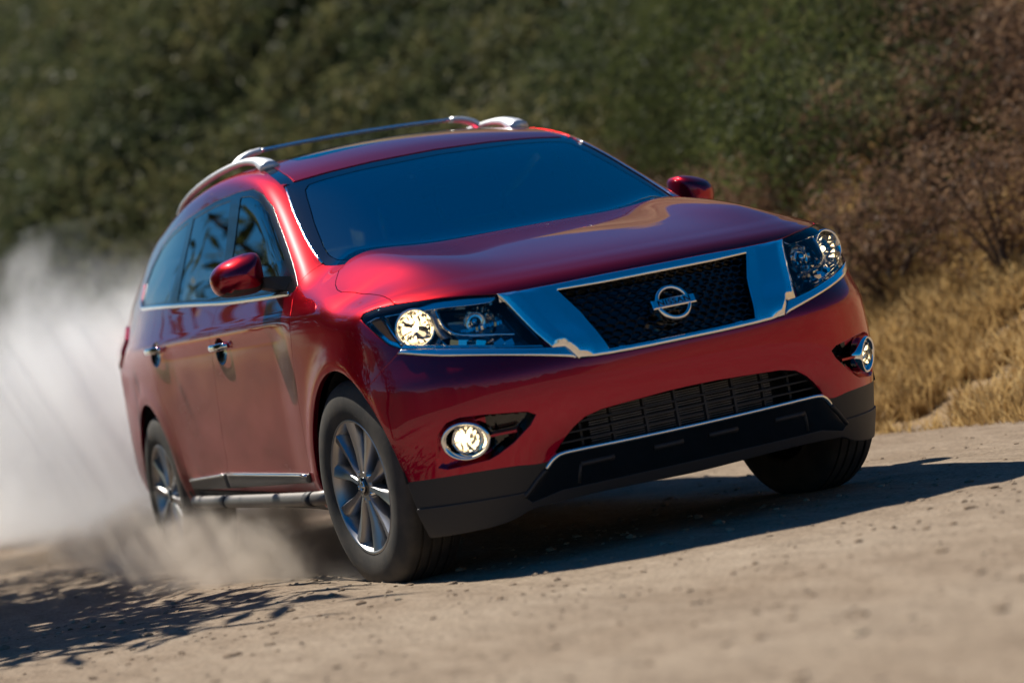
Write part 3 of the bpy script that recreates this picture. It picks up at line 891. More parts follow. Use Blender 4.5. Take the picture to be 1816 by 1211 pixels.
    tb.build('toothed_blade', CHROME, lamp, smooth=False)
    # faceted reflectors along the bottom
    fc = MB()
    for k in range(8):
        u = 0.010 - 0.031 * k
        zc = 0.868 + (0.895 - 0.868) * 0 - 0.0020 * k + (0.006 if k < 3 else 0) - 0.0045 * k * (k > 4) * 0.6
        zc = np.interp(u, [-0.31, -0.115, 0.062], [0.812, 0.848, 0.876]) + 0.0245
        p, n = surf_uz(u, zc, s, -0.026)
        M = Euler((random.uniform(-.5, .5), random.uniform(-.7, .3), s * (0.5 + random.uniform(-.5, .5)))).to_matrix()
        fc.box(p, (0.024, 0.033, 0.026), M)
    fc.build('facet_reflector', CHROME, lamp, smooth=False)

# --- fog lamps in their pockets
fogM = panel(f_fog, 0.0005, 2)
for s in (-1, 1):
    c0, n0 = surf_uz(-0.028, 0.555, s)
    fog = empty('fog_lamp', c0, car)
    def fog_depth(P):
        u = UZ(P)[:, 0]; e = -f_fog(P)
        return -(0.012 + 0.040 * sst(-0.06, -0.12, u) + 0.018 * sst(0.09, 0.03, u)) * np.clip(e / 0.012, 0, 1)
    inner = shift(fogM, fog_depth(fogM[0]))
    u_ = UZ(fogM[0])[:, 0]
    Vf, Nf, Tf = inner
    tu = u_[Tf].mean(1)
    cu = UZ(np.array([c0 * [1, s, 1]]))[0]
    UT = UZ(fogM[0])[Tf].mean(1) - cu
    hole = np.hypot(UT[:, 0] / 0.082, UT[:, 1] / 0.060) < 1
    put('pocket_surround', compact(Vf, Nf, Tf[(tu > -0.095) & ~hole]), PAINT, fog, s)
    put('pocket_floor', compact(Vf, Nf, Tf[(tu <= -0.095) & ~hole]), GLOSSB, fog, s)
    t = np.cross([0, 0, 1.0], n0); t /= np.linalg.norm(t); v = np.cross(n0, t)
    th = np.linspace(0, 2 * math.pi, 49)
    oc = c0 - n0 * 0.004
    ringm = MB()
    pr = [(1.0, -0.03), (1.0, 0.004), (0.965, 0.012), (0.90, 0.014), (0.84, 0.008), (0.80, -0.004), (0.74, -0.025)]
    RV = np.concatenate([[oc + t * math.cos(a) * 0.090 * k + v * math.sin(a) * (0.0655 * k) + n0 * h for a in th[:-1]] for k, h in pr]); sgm = 48
    ringm.add(RV, [(i * sgm + j, i * sgm + (j + 1) % sgm, (i + 1) * sgm + (j + 1) % sgm, (i + 1) * sgm + j) for i in range(len(pr) - 1) for j in range(sgm)])
    ringm.build('ring', CHROME, fog)
    ax = np.array([0.985, 0.10 * s, 0.0]); ax = ax / np.linalg.norm(ax); fcn = oc - n0 * 0.020 + t * (0.008 * (1 if t[1] * s > 0 else -1))
    bw = MB()
    RV = np.concatenate([[oc - n0 * 0.0235 + t * math.cos(a) * 0.0675 * k + v * math.sin(a) * (0.0485 * k) - n0 * h for a in th[:-1]] for k, h in ((1.0, 0), (0.8, 0.012), (0.5, 0.022), (0.1, 0.024))])
    bw.add(RV, [(i * sgm + j, i * sgm + (j + 1) % sgm, (i + 1) * sgm + (j + 1) % sgm, (i + 1) * sgm + j) for i in range(3) for j in range(sgm)] + [tuple(range(3 * sgm, 4 * sgm))])
    bw.build('bowl', CHROME, fog)
    ln = MB(); ln.lathe(fcn, ax, [(0.0465, -0.02), (0.0465, 0.010), (0.0440, 0.013)], 40); ln.build('lamp_barrel', CHROME, fog)
    l2 = MB(); l2.lathe(fcn, ax, [(0.0438, 0.012), (0.036, 0.020), (0.022, 0.0255), (0.008, 0.0275), (0.0005, 0.0278)], 40); l2.build('lamp_glass', LENSGLASS, fog)
    facets(fcn, ax, [(0.004, -0.020), (0.016, -0.017), (0.028, -0.010), (0.037, 0.0), (0.043, 0.010), (0.0435, 0.0)], 14, 0.0012, 9).build('lamp_reflector', LAMPDIM, fog, smooth=False)
    l4 = MB(); l4.lathe(fcn + np.array([0, 0.002 * s, 0.003]), ax, [(0.006, -0.02), (0.014, -0.006), (0.013, 0.002), (0.007, 0.007), (0.0005, 0.008)], 24); l4.build('bulb', FOGBULB, fog)
    fin = MB()
    q = [surf_uz(u, 0.556, s, o)[0] for u, o in ((-0.110, -0.050), (-0.110, -0.006), (-0.200, -0.012), (-0.210, -0.050))]
    q = np.array(q); fin.hexa(np.concatenate([q - [0, 0, 0.004], q + [0, 0, 0.004]])); fin.build('fin', PAINT, fog, smooth=False)

# --- lower intake
intake = empty('lower_intake', (0.95, 0, 0.52), car)
iM = panel(f_intake, 0.0, 2)
put('intake_recess', both(pocket(iM, 0.16, (-1.0, 0, 0), 0.0)), MATTB, intake)
rad = MB()
for k in range(17):
    z = 0.445 + 0.0078 * k
    rad.box((0.860, 0.0, z), (0.006, 0.70, 0.0032))
rad.build('radiator_fins', GREYM, intake, smooth=False)
gr = MB()
for z, dx in ((0.487, 0.0), (0.517, 0.008), (0.547, 0.012)):
    yy = np.linspace(-0.50, 0.50, 33); yy = yy[np.array([sdpoly(np.array([[abs(y), z]]), INTAKEP)[0] < 0.02 for y in yy])]
    P, n = surf_front(yy, z); P = P - [0.030, 0, 0]
    gr.tube(P, 0.0055, 6, flat=(0.8, 2.0), up=(0, 0, 1))
for y in (-0.40, -0.29, -0.17, -0.055, 0.055, 0.17, 0.29, 0.40):
    gr.box((0.932 - 0.25 * y * y, y, 0.52), (0.020, 0.009, 0.16))
gr.build('intake_bars', BLACKP, intake, smooth=False)
# chrome bar over the skid plate, dull at its ends
bp_ = [(0.545, 0.417), (0.533, 0.432), (0.517, 0.446), (0.491, 0.456), (0.426, 0.4575), (0.222, 0.4545), (0.1, 0.4535), (0, 0.453)]
half = catmull(bp_, 5)
full = np.concatenate([half, (half * [-1, 1])[::-1][1:]])
P, n = surf_front(full[:, 0], full[:, 1])
cb = MB(); cb.tube(P + n * 0.004, 0.0085, 10); cb.build('chrome_bar', CHROME, car)
for s in (-1, 1):
    h2 = catmull([(0.548, 0.412), (0.575, 0.386), (0.60, 0.358), (0.622, 0.335)], 4)
    P, n = surf_front(h2[:, 0] * s, h2[:, 1]); eb = MB(); eb.tube(P + n * 0.004, 0.0085, 8); eb.build('bar_end', BLACKP, car)
# raised pads on the skid plate
for y0, y1 in ((-0.43, -0.31), (-0.16, -0.05), (0.05, 0.16), (0.31, 0.43)):
    yy = np.linspace(y0, y1, 6)
    pads = MB(); P, n = surf_front(yy, 0.408); pads.tube(P + n * 0.004, 0.009, 8)
    ye = y1 if y1 > 0 else y0
    if abs(ye) > 0.3:
        P, n = surf_front(np.array([ye, ye + math.copysign(0.006, ye), ye + math.copysign(0.010, ye)]), np.array([0.408, 0.38, 0.345])); pads.tube(P + n * 0.003, 0.006, 8)
    pads.build('rib', BLACKP, skid)

# --- glass
def f_wsin(P): return mx(sdpoly(FR(P), [(-0.05, 1.612), (0.35, 1.602), (0.50, 1.590), (0.565, 1.580), (0.592, 1.562), (0.612, 1.53), (0.668, 1.41), (0.705, 1.31), (0.712, 1.275), (0.705, 1.25), (0.68, 1.235), (0.62, 1.226), (0.3, 1.215), (-0.05, 1.215)]), f_ws(P))
wind = put('windshield', both(flange(shift(panel(lambda P: only(P, f_wsin(P), (P[:, 0] < 0) & (P[:, 0] > -1.35)), 0.0, 1), -0.003), 0.004)), WSGLASS, car)
put('glass_border', both(flange(shift(panel(lambda P: mx(f_ws(P), -only(P, f_wsin(P), (P[:, 0] < 0) & (P[:, 0] > -1.35))), 0.003, 1), -0.003), 0.012)), FRIT, wind)
for s in (-1, 1):
    # bright bead along the screen pillar
    zz = np.linspace(1.245, 1.59, 16); yy = np.interp(zz, [1.237, 1.28, 1.36, 1.47, 1.596], [0.757, 0.754, 0.737, 0.702, 0.650])
    X = np.stack([ws_plane(np.stack([yy * 0, yy, zz], 1)), yy, zz], 1); X = project(X, 6)
    bd = MB(); bd.tube((X + normals(X) * 0.002) * [1, s, 1], 0.0045, 6); bd.build('pillar_bead', SATIN, wind)
put('sunroof', both(flange(panel(f_sunroof, 0.003), 0.01, 0.002)), FRIT, car)
for s in (-1, 1):
    put('roof_channel', flange(shift(panel(f_ditch, 0.001), -0.004), 0.02), GLOSSB, car, s)
put('rear_window', both(flange(shift(panel(f_rwin, 0.004), -0.003), 0.01)), REARGLASS, car)
for s in (-1, 1):
    for gname, g, key in (('window', GL1, 'front'), ('window', GL2, 'rear'), ('quarter_window', GL3, None)):
        par = DOORS[key, s] if key else car
        put(gname, flange(shift(panel(f_gl(g), 0.0015, 2), -0.004), 0.006), SIDEGLASS, par, s)
    put('window_surround', flange(shift(panel(lambda P: mx(f_win(P), -f_gl(GL1)(P), -f_gl(GL2)(P), -f_gl(GL3)(P)), 0.0015, 2), -0.001), 0.014, 0.002), PILLARB, car, s)
    bx_ = np.array([(-0.43, 1.156), (-0.488, 1.157), (-0.9, 1.165), (-1.417, 1.181), (-1.9, 1.205), (-2.386, 1.227), (-2.75, 1.240), (-3.046, 1.249), (-3.12, 1.262), (-3.18, 1.287)])
    cv = catmull(bx_, 8); X = np.stack([cv[:, 0], Ys(cv[:, 0], cv[:, 1]), cv[:, 1]], 1); X = project(X, 4)
    bt = MB(); bt.tube((X + normals(X) * 0.003) * [1, s, 1], 0.0075, 8, flat=(1.3, 0.7)); bt.build('belt_trim', SATIN, car)

# --- door handles, sill trim, rocker
for (key, s), d in DOORS.items():
    cx, cz = HANDLES[key]
    fb = f_bf if key == 'front' else f_br
    bM = panel(fb, 0.0, 2)
    dep = -0.020 * np.clip(-fb(bM[0]) / 0.04, 0, 1) ** 0.6
    put('handle_bowl', shift(bM, dep), GLOSSB, d, s)
    hx = np.linspace(-0.115, 0.125, 15)
    y0 = Ys(np.array([cx]), np.array([cz]))[0]
    bulge = 0.034 - 0.030 * (np.abs(hx - 0.005) / 0.12) ** 3
    P = np.stack([cx + hx, np.full(15, y0) + bulge, np.full(15, cz + 0.006)], 1)
    hd = MB(); hd.tube(P * [1, s, 1], np.interp(np.abs(hx - .005), [0, .09, .12], [0.013, 0.014, 0.009]), 10, flat=(1.15, 0.55), up=(0, 0, 1))
    hd.build('handle', CHROME, d)
    TRIM = [(-0.365, 0.482), (-0.392, 0.447), (-1.578, 0.413), (-1.560, 0.481)] if key == 'front' else [(-1.60, 0.480), (-1.615, 0.412), (-2.235, 0.400), (-2.222, 0.452)]
    ft = lambda P: only(P, sdpoly(SD(P), TRIM), YA(P) > 0.5)
    tM = panel(ft, 0.0, 2)
    hh = 0.014 * np.sqrt(np.clip(1 - (1 - np.clip(-ft(tM[0]) / 0.014, 0, 1)) ** 2, 0, 1)) + 0.002
    put('sill_trim', flange(shift(tM, hh), 0.015), DUSTY, d, s)
    up_ = np.array([(TRIM[0][0] - 0.01, TRIM[0][1] - 0.006), (TRIM[3][0] + 0.01, TRIM[3][1] - 0.006)])
    cv = np.linspace(up_[0], up_[1], 12); X = np.stack([cv[:, 0], Ys(cv[:, 0], cv[:, 1]) + 0.013, cv[:, 1]], 1)
    bt = MB(); bt.tube(X * [1, s, 1], 0.006, 6); bt.build('trim_bead', SATIN, d)
for s in (-1, 1):
    put('rocker_panel', flange(panel(p_rocker, 0.001), 0.03), BLACKP, car, s)
    st = empty('step_bar', (-1.2, s * 0.97, 0.37), car)
    pts = catmull([(-0.16, 0.86, 0.405), (-0.21, 0.94, 0.398), (-0.30, 0.975, 0.391), (-0.7, 0.985, 0.382), (-1.2, 0.985, 0.371), (-1.8, 0.98, 0.358), (-2.15, 0.965, 0.350), (-2.28, 0.90, 0.348)], 6)
    tb = MB(); tb.tube(pts * [1, s, 1], 0.027, 16); tb.build('tube', DUSTY, st)
    for x in (-0.36, -1.56):
        pd = MB(); pp = np.array([(x - 0.035, 0.983, 0.371 + (x + 1.2) * 0.0212), (x + 0.035, 0.983, 0.371 + (x + 1.27) * 0.0212)])
        pd.tube(pp * [1, s, 1], 0.0285, 16); pd.build('step_pad', BLACKP, st)
# --- tail lamps, wheel arch liners, underbody
for s in (-1, 1):
    put('tail_light', flange(shift(panel(f_tail, 0.002), 0.012), 0.03, 0.004), REDLENS, car, s)
    for cx, cz, r in (ARCHF, ARCHR):
        th = np.linspace(0.0, math.pi, 25); ln = MB(); yy = (0.952, 0.90, 0.56)
        V = np.array([(cx + (r + 0.006) * math.cos(a), s * (y - (0.022 if y > .95 else 0)), cz + (r + 0.006) * math.sin(a)) for y in yy for a in th]); n = len(th)
        ln.add(V, [(i * n + j, i * n + j + 1, (i + 1) * n + j + 1, (i + 1) * n + j) for i in range(2) for j in range(n - 1)] + [tuple(range(2 * n, 3 * n))])
        ln.build('wheel_arch_liner', MATTB, car)
ub = MB(); ub.box((-1.35, 0, 0.335), (2.0, 1.66, 0.03)); ub.box((0.45, 0, 0.33), (0.85, 1.10, 0.03)); ub.box((-3.2, 0, 0.37), (1.5, 1.1, 0.05))
ub.box((-1.4, 0, 0.28), (1.6, 0.30, 0.10)); ub.box((0.12, 0, 0.33), (0.10, 1.5, 0.06)); ub.box((-2.77, 0, 0.34), (0.14, 1.5, 0.10))
ub.build('underbody', MATTB, car, smooth=False)

# --- interior
Vh, Nh, Th = H
fl = lambda P: mx(-mn(f_ws(P), f_gl(GL1)(P), f_gl(GL2)(P), f_gl(GL3)(P), f_rwin(P)) - 0.006, np.where(P[:, 0] > -0.15, 0.5, -0.5), 0.42 - P[:, 2], -f_arch(P))
lin = both(shift(panel(fl, 0.0), -0.022))
put('interior_lining', lin, LINER, car)
dash = MB()
yy = np.linspace(-0.74, 0.74, 25); pr = [(-0.30, 1.185), (-0.42, 1.205), (-0.62, 1.20), (-0.78, 1.17), (-0.86, 1.10), (-0.84, 0.90), (-0.60, 0.75)]
V = np.array([(x - 0.16 * (y / 0.74) ** 2 * (1 - k / 6), y, z + (0.03 * math.exp(-((y - 0.38) / 0.15) ** 2) if k in (2, 3) else 0)) for k, (x, z) in enumerate(pr) for y in yy]); n = len(yy)
dash.add(V, [(i * n + j, i * n + j + 1, (i + 1) * n + j + 1, (i + 1) * n + j) for i in range(len(pr) - 1) for j in range(n - 1)])
dash.build('dashboard', SEATM, car)
sw = MB(); sax = np.array([-0.90, 0, 0.42]); sc0 = np.array([-0.95, 0.38, 1.10])
th = np.linspace(0, 2 * math.pi, 33)
sax /= np.linalg.norm(sax); e1 = np.array([0, 1.0, 0]); e2 = np.cross(sax, e1)
sw.tube([sc0 + 0.185 * (math.cos(a) * e1 + math.sin(a) * e2) for a in th], 0.014, 8, cap=False)
sw.lathe(sc0, sax, [(0.001, 0.02), (0.06, 0.015), (0.075, -0.02)], 20)
for a in (0.0, math.pi, -math.pi / 2): sw.tube([sc0 + 0.05 * (math.cos(a) * e1 + math.sin(a) * e2), sc0 + 0.18 * (math.cos(a) * e1 + math.sin(a) * e2)], 0.014, 6)
sw.build('steering_wheel', LINER, car)
def seat(x, y, w=0.52):
    st = empty('seat', (x, y, 0.62), car)
    def cushion(name, prof, wid, par):
        m = MB(); ys_ = np.linspace(-1, 1, 9)
        V = []
        for (px, pz, th_) in prof:
            for q in ys_:
                V.append((x + px + th_ * (abs(q) ** 3) * 0.3, y + q * wid / 2 * (1 - 0.03), pz))
        n = 9
        m.add(np.array(V), [(i * n + j, i * n + j + 1, ((i + 1) % len(prof)) * n + j + 1, ((i + 1) % len(prof)) * n + j) for i in range(len(prof)) for j in range(n - 1)] + [tuple(i * n for i in range(len(prof))), tuple(i * n + n - 1 for i in range(len(prof)))[::-1]])
        return m.build(name, SEATM, par)
    cushion('seat_cushion', [(0.30, 0.62, 0), (0.33, 0.70, 0), (0.28, 0.745, 0), (0.0, 0.735, 0), (-0.20, 0.72, 0), (-0.22, 0.60, 0)], w, st)
    cushion('seat_back', [(-0.12, 0.72, .1), (-0.16, 0.95, .1), (-0.22, 1.22, .1), (-0.28, 1.32, 0), (-0.34, 1.31, 0), (-0.36, 1.20, 0), (-0.32, 0.72, 0)], w * 0.96, st)
    cushion('headrest', [(-0.27, 1.36, .1), (-0.27, 1.46, .1), (-0.30, 1.52, 0), (-0.36, 1.52, 0), (-0.38, 1.44, 0), (-0.36, 1.36, 0)], 0.26, st)
for y in (-0.38, 0.38): seat(-1.35, y)
for y in (-0.45, 0.0, 0.45): seat(-2.35, y, 0.42)
rv = MB(); rv.box((-0.98, 0.02, 1.53), (0.03, 0.23, 0.065), Euler((0, 0.25, 0.1)).to_matrix()); rv.tube([(-0.95, 0, 1.60), (-0.97, 0.01, 1.55)], 0.012, 8)
rv.build('rear_view_mirror', LINER, wind)
for y0, y1 in ((0.62, 0.05), (-0.02, -0.52)):
    wp = MB(); q = np.linspace(y0, y1, 9); zz = 1.208 + 0.0 * q
    X = np.stack([ws_plane(np.stack([q * 0, q, zz], 1)) + 0.016, q, zz], 1); X[:, 2] += np.linspace(0, 0.01, 9)
    wp.tube(X, 0.007, 6); wp.build('wiper', MATTB, car)

# --- door mirrors
for s in (-1, 1):
    mr = empty('side_mirror', (-0.62, 0.90 * s, 1.19), car)
    oy = np.array([(-0.905, 1.205), (-0.905, 1.30), (-0.915, 1.338), (-0.95, 1.346), (-1.01, 1.335), (-1.058, 1.315), (-1.085, 1.285), (-1.090, 1.25), (-1.078, 1.212), (-1.045, 1.192), (-0.99, 1.186), (-0.935, 1.188)])
    q = np.vstack([oy, oy[:1]]); oc = catmull(q, 5)[:-1]; cen = np.array([-0.995, 1.262])
    rows = [(0.0, 0.105), (0.25, 0.102), (0.5, 0.090), (0.72, 0.070), (0.88, 0.043), (0.97, 0.016), (1.0, -0.02), (1.0, -0.06), (0.97, -0.075), (0.93, -0.078)]
    V = []; m = len(oc)
    for k, dx in rows:
        for p in oc:
            w = cen + (p - cen) * max(k, 0.001)
            V.append((-0.685 + dx - 0.04 * abs(w[0] + 0.90) / 0.19, w[0], w[1]))
    V = np.array(V); F = [(i * m + j, i * m + (j + 1) % m, (i + 1) * m + (j + 1) % m, (i + 1) * m + j) for i in range(len(rows) - 1) for j in range(m)]
    V[:, 1] *= -s
    zz = np.array([V[list(f), 2].mean() for f in F]); yyf = np.abs(np.array([V[list(f), 1].mean() for f in F])); xf = np.array([V[list(f), 0].mean() for f in F])
    lo = zz < 1.222 - 0.02 * (yyf - 0.9) / 0.19
    for nm, sel, mt in (('mirror_cap', ~lo, PAINT), ('mirror_base', lo, BLACKP)):
        ff = [F[i] for i in np.where(sel)[0]]; u = np.unique(np.array(ff)); mp = {a: i for i, a in enumerate(u)}
        mk(nm, V[u], [[mp[a] for a in f] for f in ff], mt, mr)
    mg = MB(); mg.add(V[(len(rows) - 1) * m:] + [0.004, 0, 0], [tuple(range(m))]); mg.build('mirror_glass', MIRRORG, mr, smooth=False)
    ar = MB()
    A = np.array([(-0.60, 0.93, 1.198), (-0.70, 0.93, 1.198), (-0.70, 0.93, 1.232), (-0.60, 0.93, 1.240)]) * [1, s, 1]
    B = np.array([(-0.47, 0.868, 1.165), (-0.62, 0.868, 1.165), (-0.62, 0.862, 1.215), (-0.47, 0.862, 1.222)]) * [1, s, 1]
    ar.hexa(np.concatenate([A, B])); ar.build('mirror_arm', BLACKP, mr, smooth=False)

# --- roof rails and cross bar
for s in (-1, 1):
    pts = catmull([(-1.40, 0.574, 1.700), (-1.46, 0.574, 1.722), (-1.56, 0.578, 1.748), (-1.75, 0.585, 1.766), (-2.05, 0.590, 1.765), (-2.35, 0.592, 1.750), (-2.62, 0.592, 1.725), (-2.78, 0.592, 1.692), (-2.86, 0.592, 1.655)], 7)
    rl = MB(); rl.tube(pts * [1, s, 1], np.interp(np.arange(len(pts)), [0, 6, 12, 20, 45, len(pts) - 1], [0.040, 0.036, 0.026, 0.017, 0.016, 0.024]), 12, flat=(0.8, 1.15), up=(0, 0, 1))
    rail = rl.build('roof_rail', RAILM, car)
xb = empty('cross_bar', (-1.88, 0, 1.80), car)
m = MB()
q = catmull([(-0.46, 1.816), (-0.25, 1.824), (0, 1.827), (0.25, 1.824), (0.46, 1.816)], 6)
m.tube(np.stack([np.full(len(q), -1.88), q[:, 0], q[:, 1]], 1), 0.0135, 10, flat=(0.62, 1.7), up=(0, 0, 1)); m.build('bar', SATIN, xb)
for s in (-1, 1):
    m = MB(); q = catmull([(0.455, 1.8165), (0.51, 1.808), (0.555, 1.790), (0.585, 1.765)], 5)
    m.tube(np.stack([np.full(len(q), -1.88), q[:, 0] * s, q[:, 1]], 1), np.linspace(0.019, 0.024, len(q)), 10, flat=(0.7, 1.7), up=(0, 0, 1)); m.build('bar_foot', RAILM, xb)

# --- wheels
def make_wheel(cx, y, cz, steer, spin, sgn):
    """sgn +1: outer face towards +y"""
    w = empty('wheel', (cx, y, cz), car)
    ax = np.array([-math.sin(steer) * sgn * 1.0, math.cos(steer) * sgn, 0.0])
    c = np.array([cx, y, cz])
    R, hw = 0.381, 0.118
    prof = [(0.232, hw - 0.022), (0.240, hw - 0.008), (0.255, hw - 0.002), (0.285, hw + 0.004), (0.315, hw + 0.003), (0.340, hw - 0.004), (0.358, hw - 0.012), (0.372, hw - 0.022), (0.379, hw - 0.036)]
    gro = []
    for g in (0.058, 0.020, -0.020, -0.058):
        gro += [(0.381, g + 0.0055), (0.3725, g + 0.0045), (0.3725, g - 0.0045), (0.381, g - 0.0055)]
    full = prof + gro + [(r, -h) for r, h in prof[::-1]]
    t = MB(); t.lathe(c, ax, full, 96); ty = t.build('tyre', RUBBER, w, sharp=35)
    # barrel and lip
    b = MB(); b.lathe(c, ax, [(0.244, hw - 0.018), (0.246, hw - 0.008), (0.240, hw - 0.004), (0.234, hw - 0.008), (0.226, hw - 0.030), (0.218, hw - 0.075), (0.215, -hw + 0.02)], 72)
    b.build('rim_barrel', SILVER, w)
    d = MB(); d.lathe(c, ax, [(0.222, -0.02), (0.10, -0.03), (0.001, -0.03)], 48); d.build('brake_backing', MATTB, w)
    bd = MB(); bd.lathe(c, ax, [(0.165, 0.0), (0.165, 0.012), (0.09, 0.014), (0.07, 0.03), (0.001, 0.03)], 48); bd.build('brake_disc', GREYM, w)
    u = np.array([math.cos(steer), math.sin(steer), 0]); v = np.array([0, 0, 1.0])
    sp = MB()
    def pt(r, a, h): return c + ax * h + u * (r * math.cos(a)) + v * (r * math.sin(a))
    for k in range(5):
        a0 = spin + k * 2 * math.pi / 5
        for side in (-1, 1):
            rr = np.array([0.045, 0.085, 0.13, 0.18, 0.236]); off = side * np.array([0.013, 0.021, 0.036, 0.054, 0.073]); wd = np.array([0.023, 0.028, 0.036, 0.048, 0.058])
            hh = np.array([0.096, 0.097, 0.096, 0.099, 0.105])
            V = []
            for r, o, ww, h in zip(rr, off, wd, hh):
                for e, dh in ((-1, -0.040), (-0.95, -0.010), (-0.55, 0.0), (0.55, 0.0), (0.95, -0.010), (1, -0.040)):
                    l = o + e * ww / 2
                    V.append(pt(math.hypot(r, 0), a0 + l / r, h + dh + (0.004 if abs(e) == 0.55 and e * side > 0 else 0)))
            n = 6
            sp.add(np.array(V), [(i * n + j, i * n + j + 1, (i + 1) * n + j + 1, (i + 1) * n + j) for i in range(4) for j in range(5)])
    sp.lathe(c, ax, [(0.058, 0.05), (0.058, 0.090), (0.052, 0.097), (0.034, 0.097)], 40)
    sp.build('spokes', SILVER, w, sharp=40)
    cp = MB(); cp.lathe(c, ax, [(0.034, 0.090), (0.034, 0.100), (0.030, 0.103), (0.001, 0.105)], 32); cp.build('centre_cap', GLOSSB, w)
    em = MB(); em.lathe(c, ax, [(0.014, 0.1035), (0.015, 0.106), (0.019, 0.106), (0.020, 0.1035)], 28)
    em.box(c + ax * 0.1055, (0.046, 0.003, 0.009), Euler((0, 0, steer)).to_matrix()); em.build('cap_emblem', CHROME, w)
    for k in range(5):
        nu = MB(); a = spin + (k + 0.5) * 2 * math.pi / 5; nu.lathe(pt(0.052, a, 0.085), ax, [(0.009, -0.02), (0.009, 0.012), (0.004, 0.014)], 10)
        nu.build('wheel_nut', CHROME, w)
    return w
make_wheel(0.128, -0.835, 0.431, 0.089, 1.33, -1)
make_wheel(0.128, 0.835, 0.417, 0.089, 0.4, 1)
make_wheel(-2.761, -0.835, 0.365, 0.0, 2.05, -1)
make_wheel(-2.761, 0.835, 0.355, 0.0, 0.9, 1)

# ------------------------------------------------------------------ the ground, the road bank and the hillside
def vnoise(x, y, seed=0):
    """smooth value noise"""
    r = np.random.default_rng(seed); tab = r.random((256, 256))
    xi = np.floor(x).astype(int); yi = np.floor(y).astype(int); fx = x - xi; fy = y - yi
    fx = fx * fx * (3 - 2 * fx); fy = fy * fy * (3 - 2 * fy)
    g = lambda a, b: tab[a % 256, b % 256]
    return (g(xi, yi) * (1 - fx) + g(xi + 1, yi) * fx) * (1 - fy) + (g(xi, yi + 1) * (1 - fx) + g(xi + 1, yi + 1) * fx) * fy
def fbm(x, y, seed=0, octv=4):
    s = 0; a = 0.5
    for k in range(octv):
        s = s + a * vnoise(x * 2 ** k, y * 2 ** k, seed + k); a *= 0.5
    return s
road_z = spl([-400, -60, -20, -8, -2.9, -1.0, 0.1, 1.2, 3, 6, 9, 20, 60, 400], [-1.4, -0.9, -0.35, -0.10, 0.000, 0.045, 0.072, 0.105, 0.16, 0.23, 0.30, 0.45, 0.5, 0.5])
def ground_z(x, y):
    z = road_z(x) - 0.02 * np.clip(y, -4, 4)
    z = z - 0.012 * np.exp(-((np.abs(y) - 0.86) / 0.16) ** 2) + 0.010 * np.exp(-((np.abs(y) - 1.22) / 0.15) ** 2)
    z = z + 0.030 * (fbm(x * 0.8 + 7, y * 1.6, 3) - 0.47)
    z = z + 0.014 * (fbm(x * 5, y * 7, 11) - 0.47)
    return z
def grid_mesh(xs, ys, zf):
    X, Y = np.meshgrid(xs, ys, indexing='ij'); Z = zf(X, Y)
    V = np.stack([X.ravel(), Y.ravel(), Z.ravel()], 1); n = len(ys)
    i = np.arange(len(xs) - 1)[:, None] * n + np.arange(n - 1)
    q = i.ravel()
    return V, np.stack([q, q + n, q + n + 1, q + 1], 1)
def dirt_mat(name, dry):
    m, nt, b = newmat(name)
    n1 = noise(nt, 0.7, 6, 0.6); n2 = noise(nt, 9, 6, 0.65, (0.45, 1.35, 1), rot=1.19); n3 = noise(nt, 60, 4, 0.7)
    if not dry:
        c = ramp(nt, n2, [(0.25, (0.125, 0.088, 0.057)), (0.5, (0.265, 0.203, 0.142)), (0.75, (0.39, 0.318, 0.238))])
        c2 = ramp(nt, n1, [(0.3, (0.185, 0.130, 0.088)), (0.7, (0.36, 0.297, 0.228))])
    else:
        c = ramp(nt, n2, [(0.25, (0.15, 0.10, 0.055)), (0.5, (0.29, 0.20, 0.11)), (0.75, (0.42, 0.30, 0.17))])
        c2 = ramp(nt, n1, [(0.3, (0.18, 0.115, 0.06)), (0.7, (0.36, 0.26, 0.15))])
    cc = mixc(nt, 0.5, c, c2)
    c3 = ramp(nt, n3, [(0.30, (0.42, 0.40, 0.38)), (0.60, (1.14, 1.12, 1.10))])
    mm = N(nt, 'ShaderNodeMix', data_type='RGBA', blend_type='MULTIPLY'); mm.inputs[0].default_value = 0.8
    nt.links.new(cc, mm.inputs[6]); nt.links.new(c3, mm.inputs[7])
    nt.links.new(mm.outputs[2], b.inputs['Base Color'])
    b.inputs['Roughness'].default_value = 0.95; b.inputs['Specular IOR Level'].default_value = 0.15
    bp = N(nt, 'ShaderNodeBump'); bp.inputs['Strength'].default_value = 0.7; bp.inputs['Distance'].default_value = 0.015
    nt.links.new(math_(nt, 'ADD', n2, math_(nt, 'MULTIPLY', n3, 0.5)), bp.inputs['Height']); nt.links.new(bp.outputs[0], b.inputs['Normal'])
    return m
gx = np.unique(np.concatenate([np.arange(-7, 7.0, 0.045), -7 - np.geomspace(0.08, 500, 60), 7 + np.geomspace(0.08, 500, 60)]))
gy = np.unique(np.concatenate([np.arange(-3.4, 2.9, 0.045), -3.4 - np.geomspace(0.08, 500, 60), 2.9 + np.geomspace(0.08, 500, 50)]))
V, F = grid_mesh(gx, gy, ground_z)
props(mk('ground', V, F, dirt_mat('pale_dirt', False)), kind='structure')

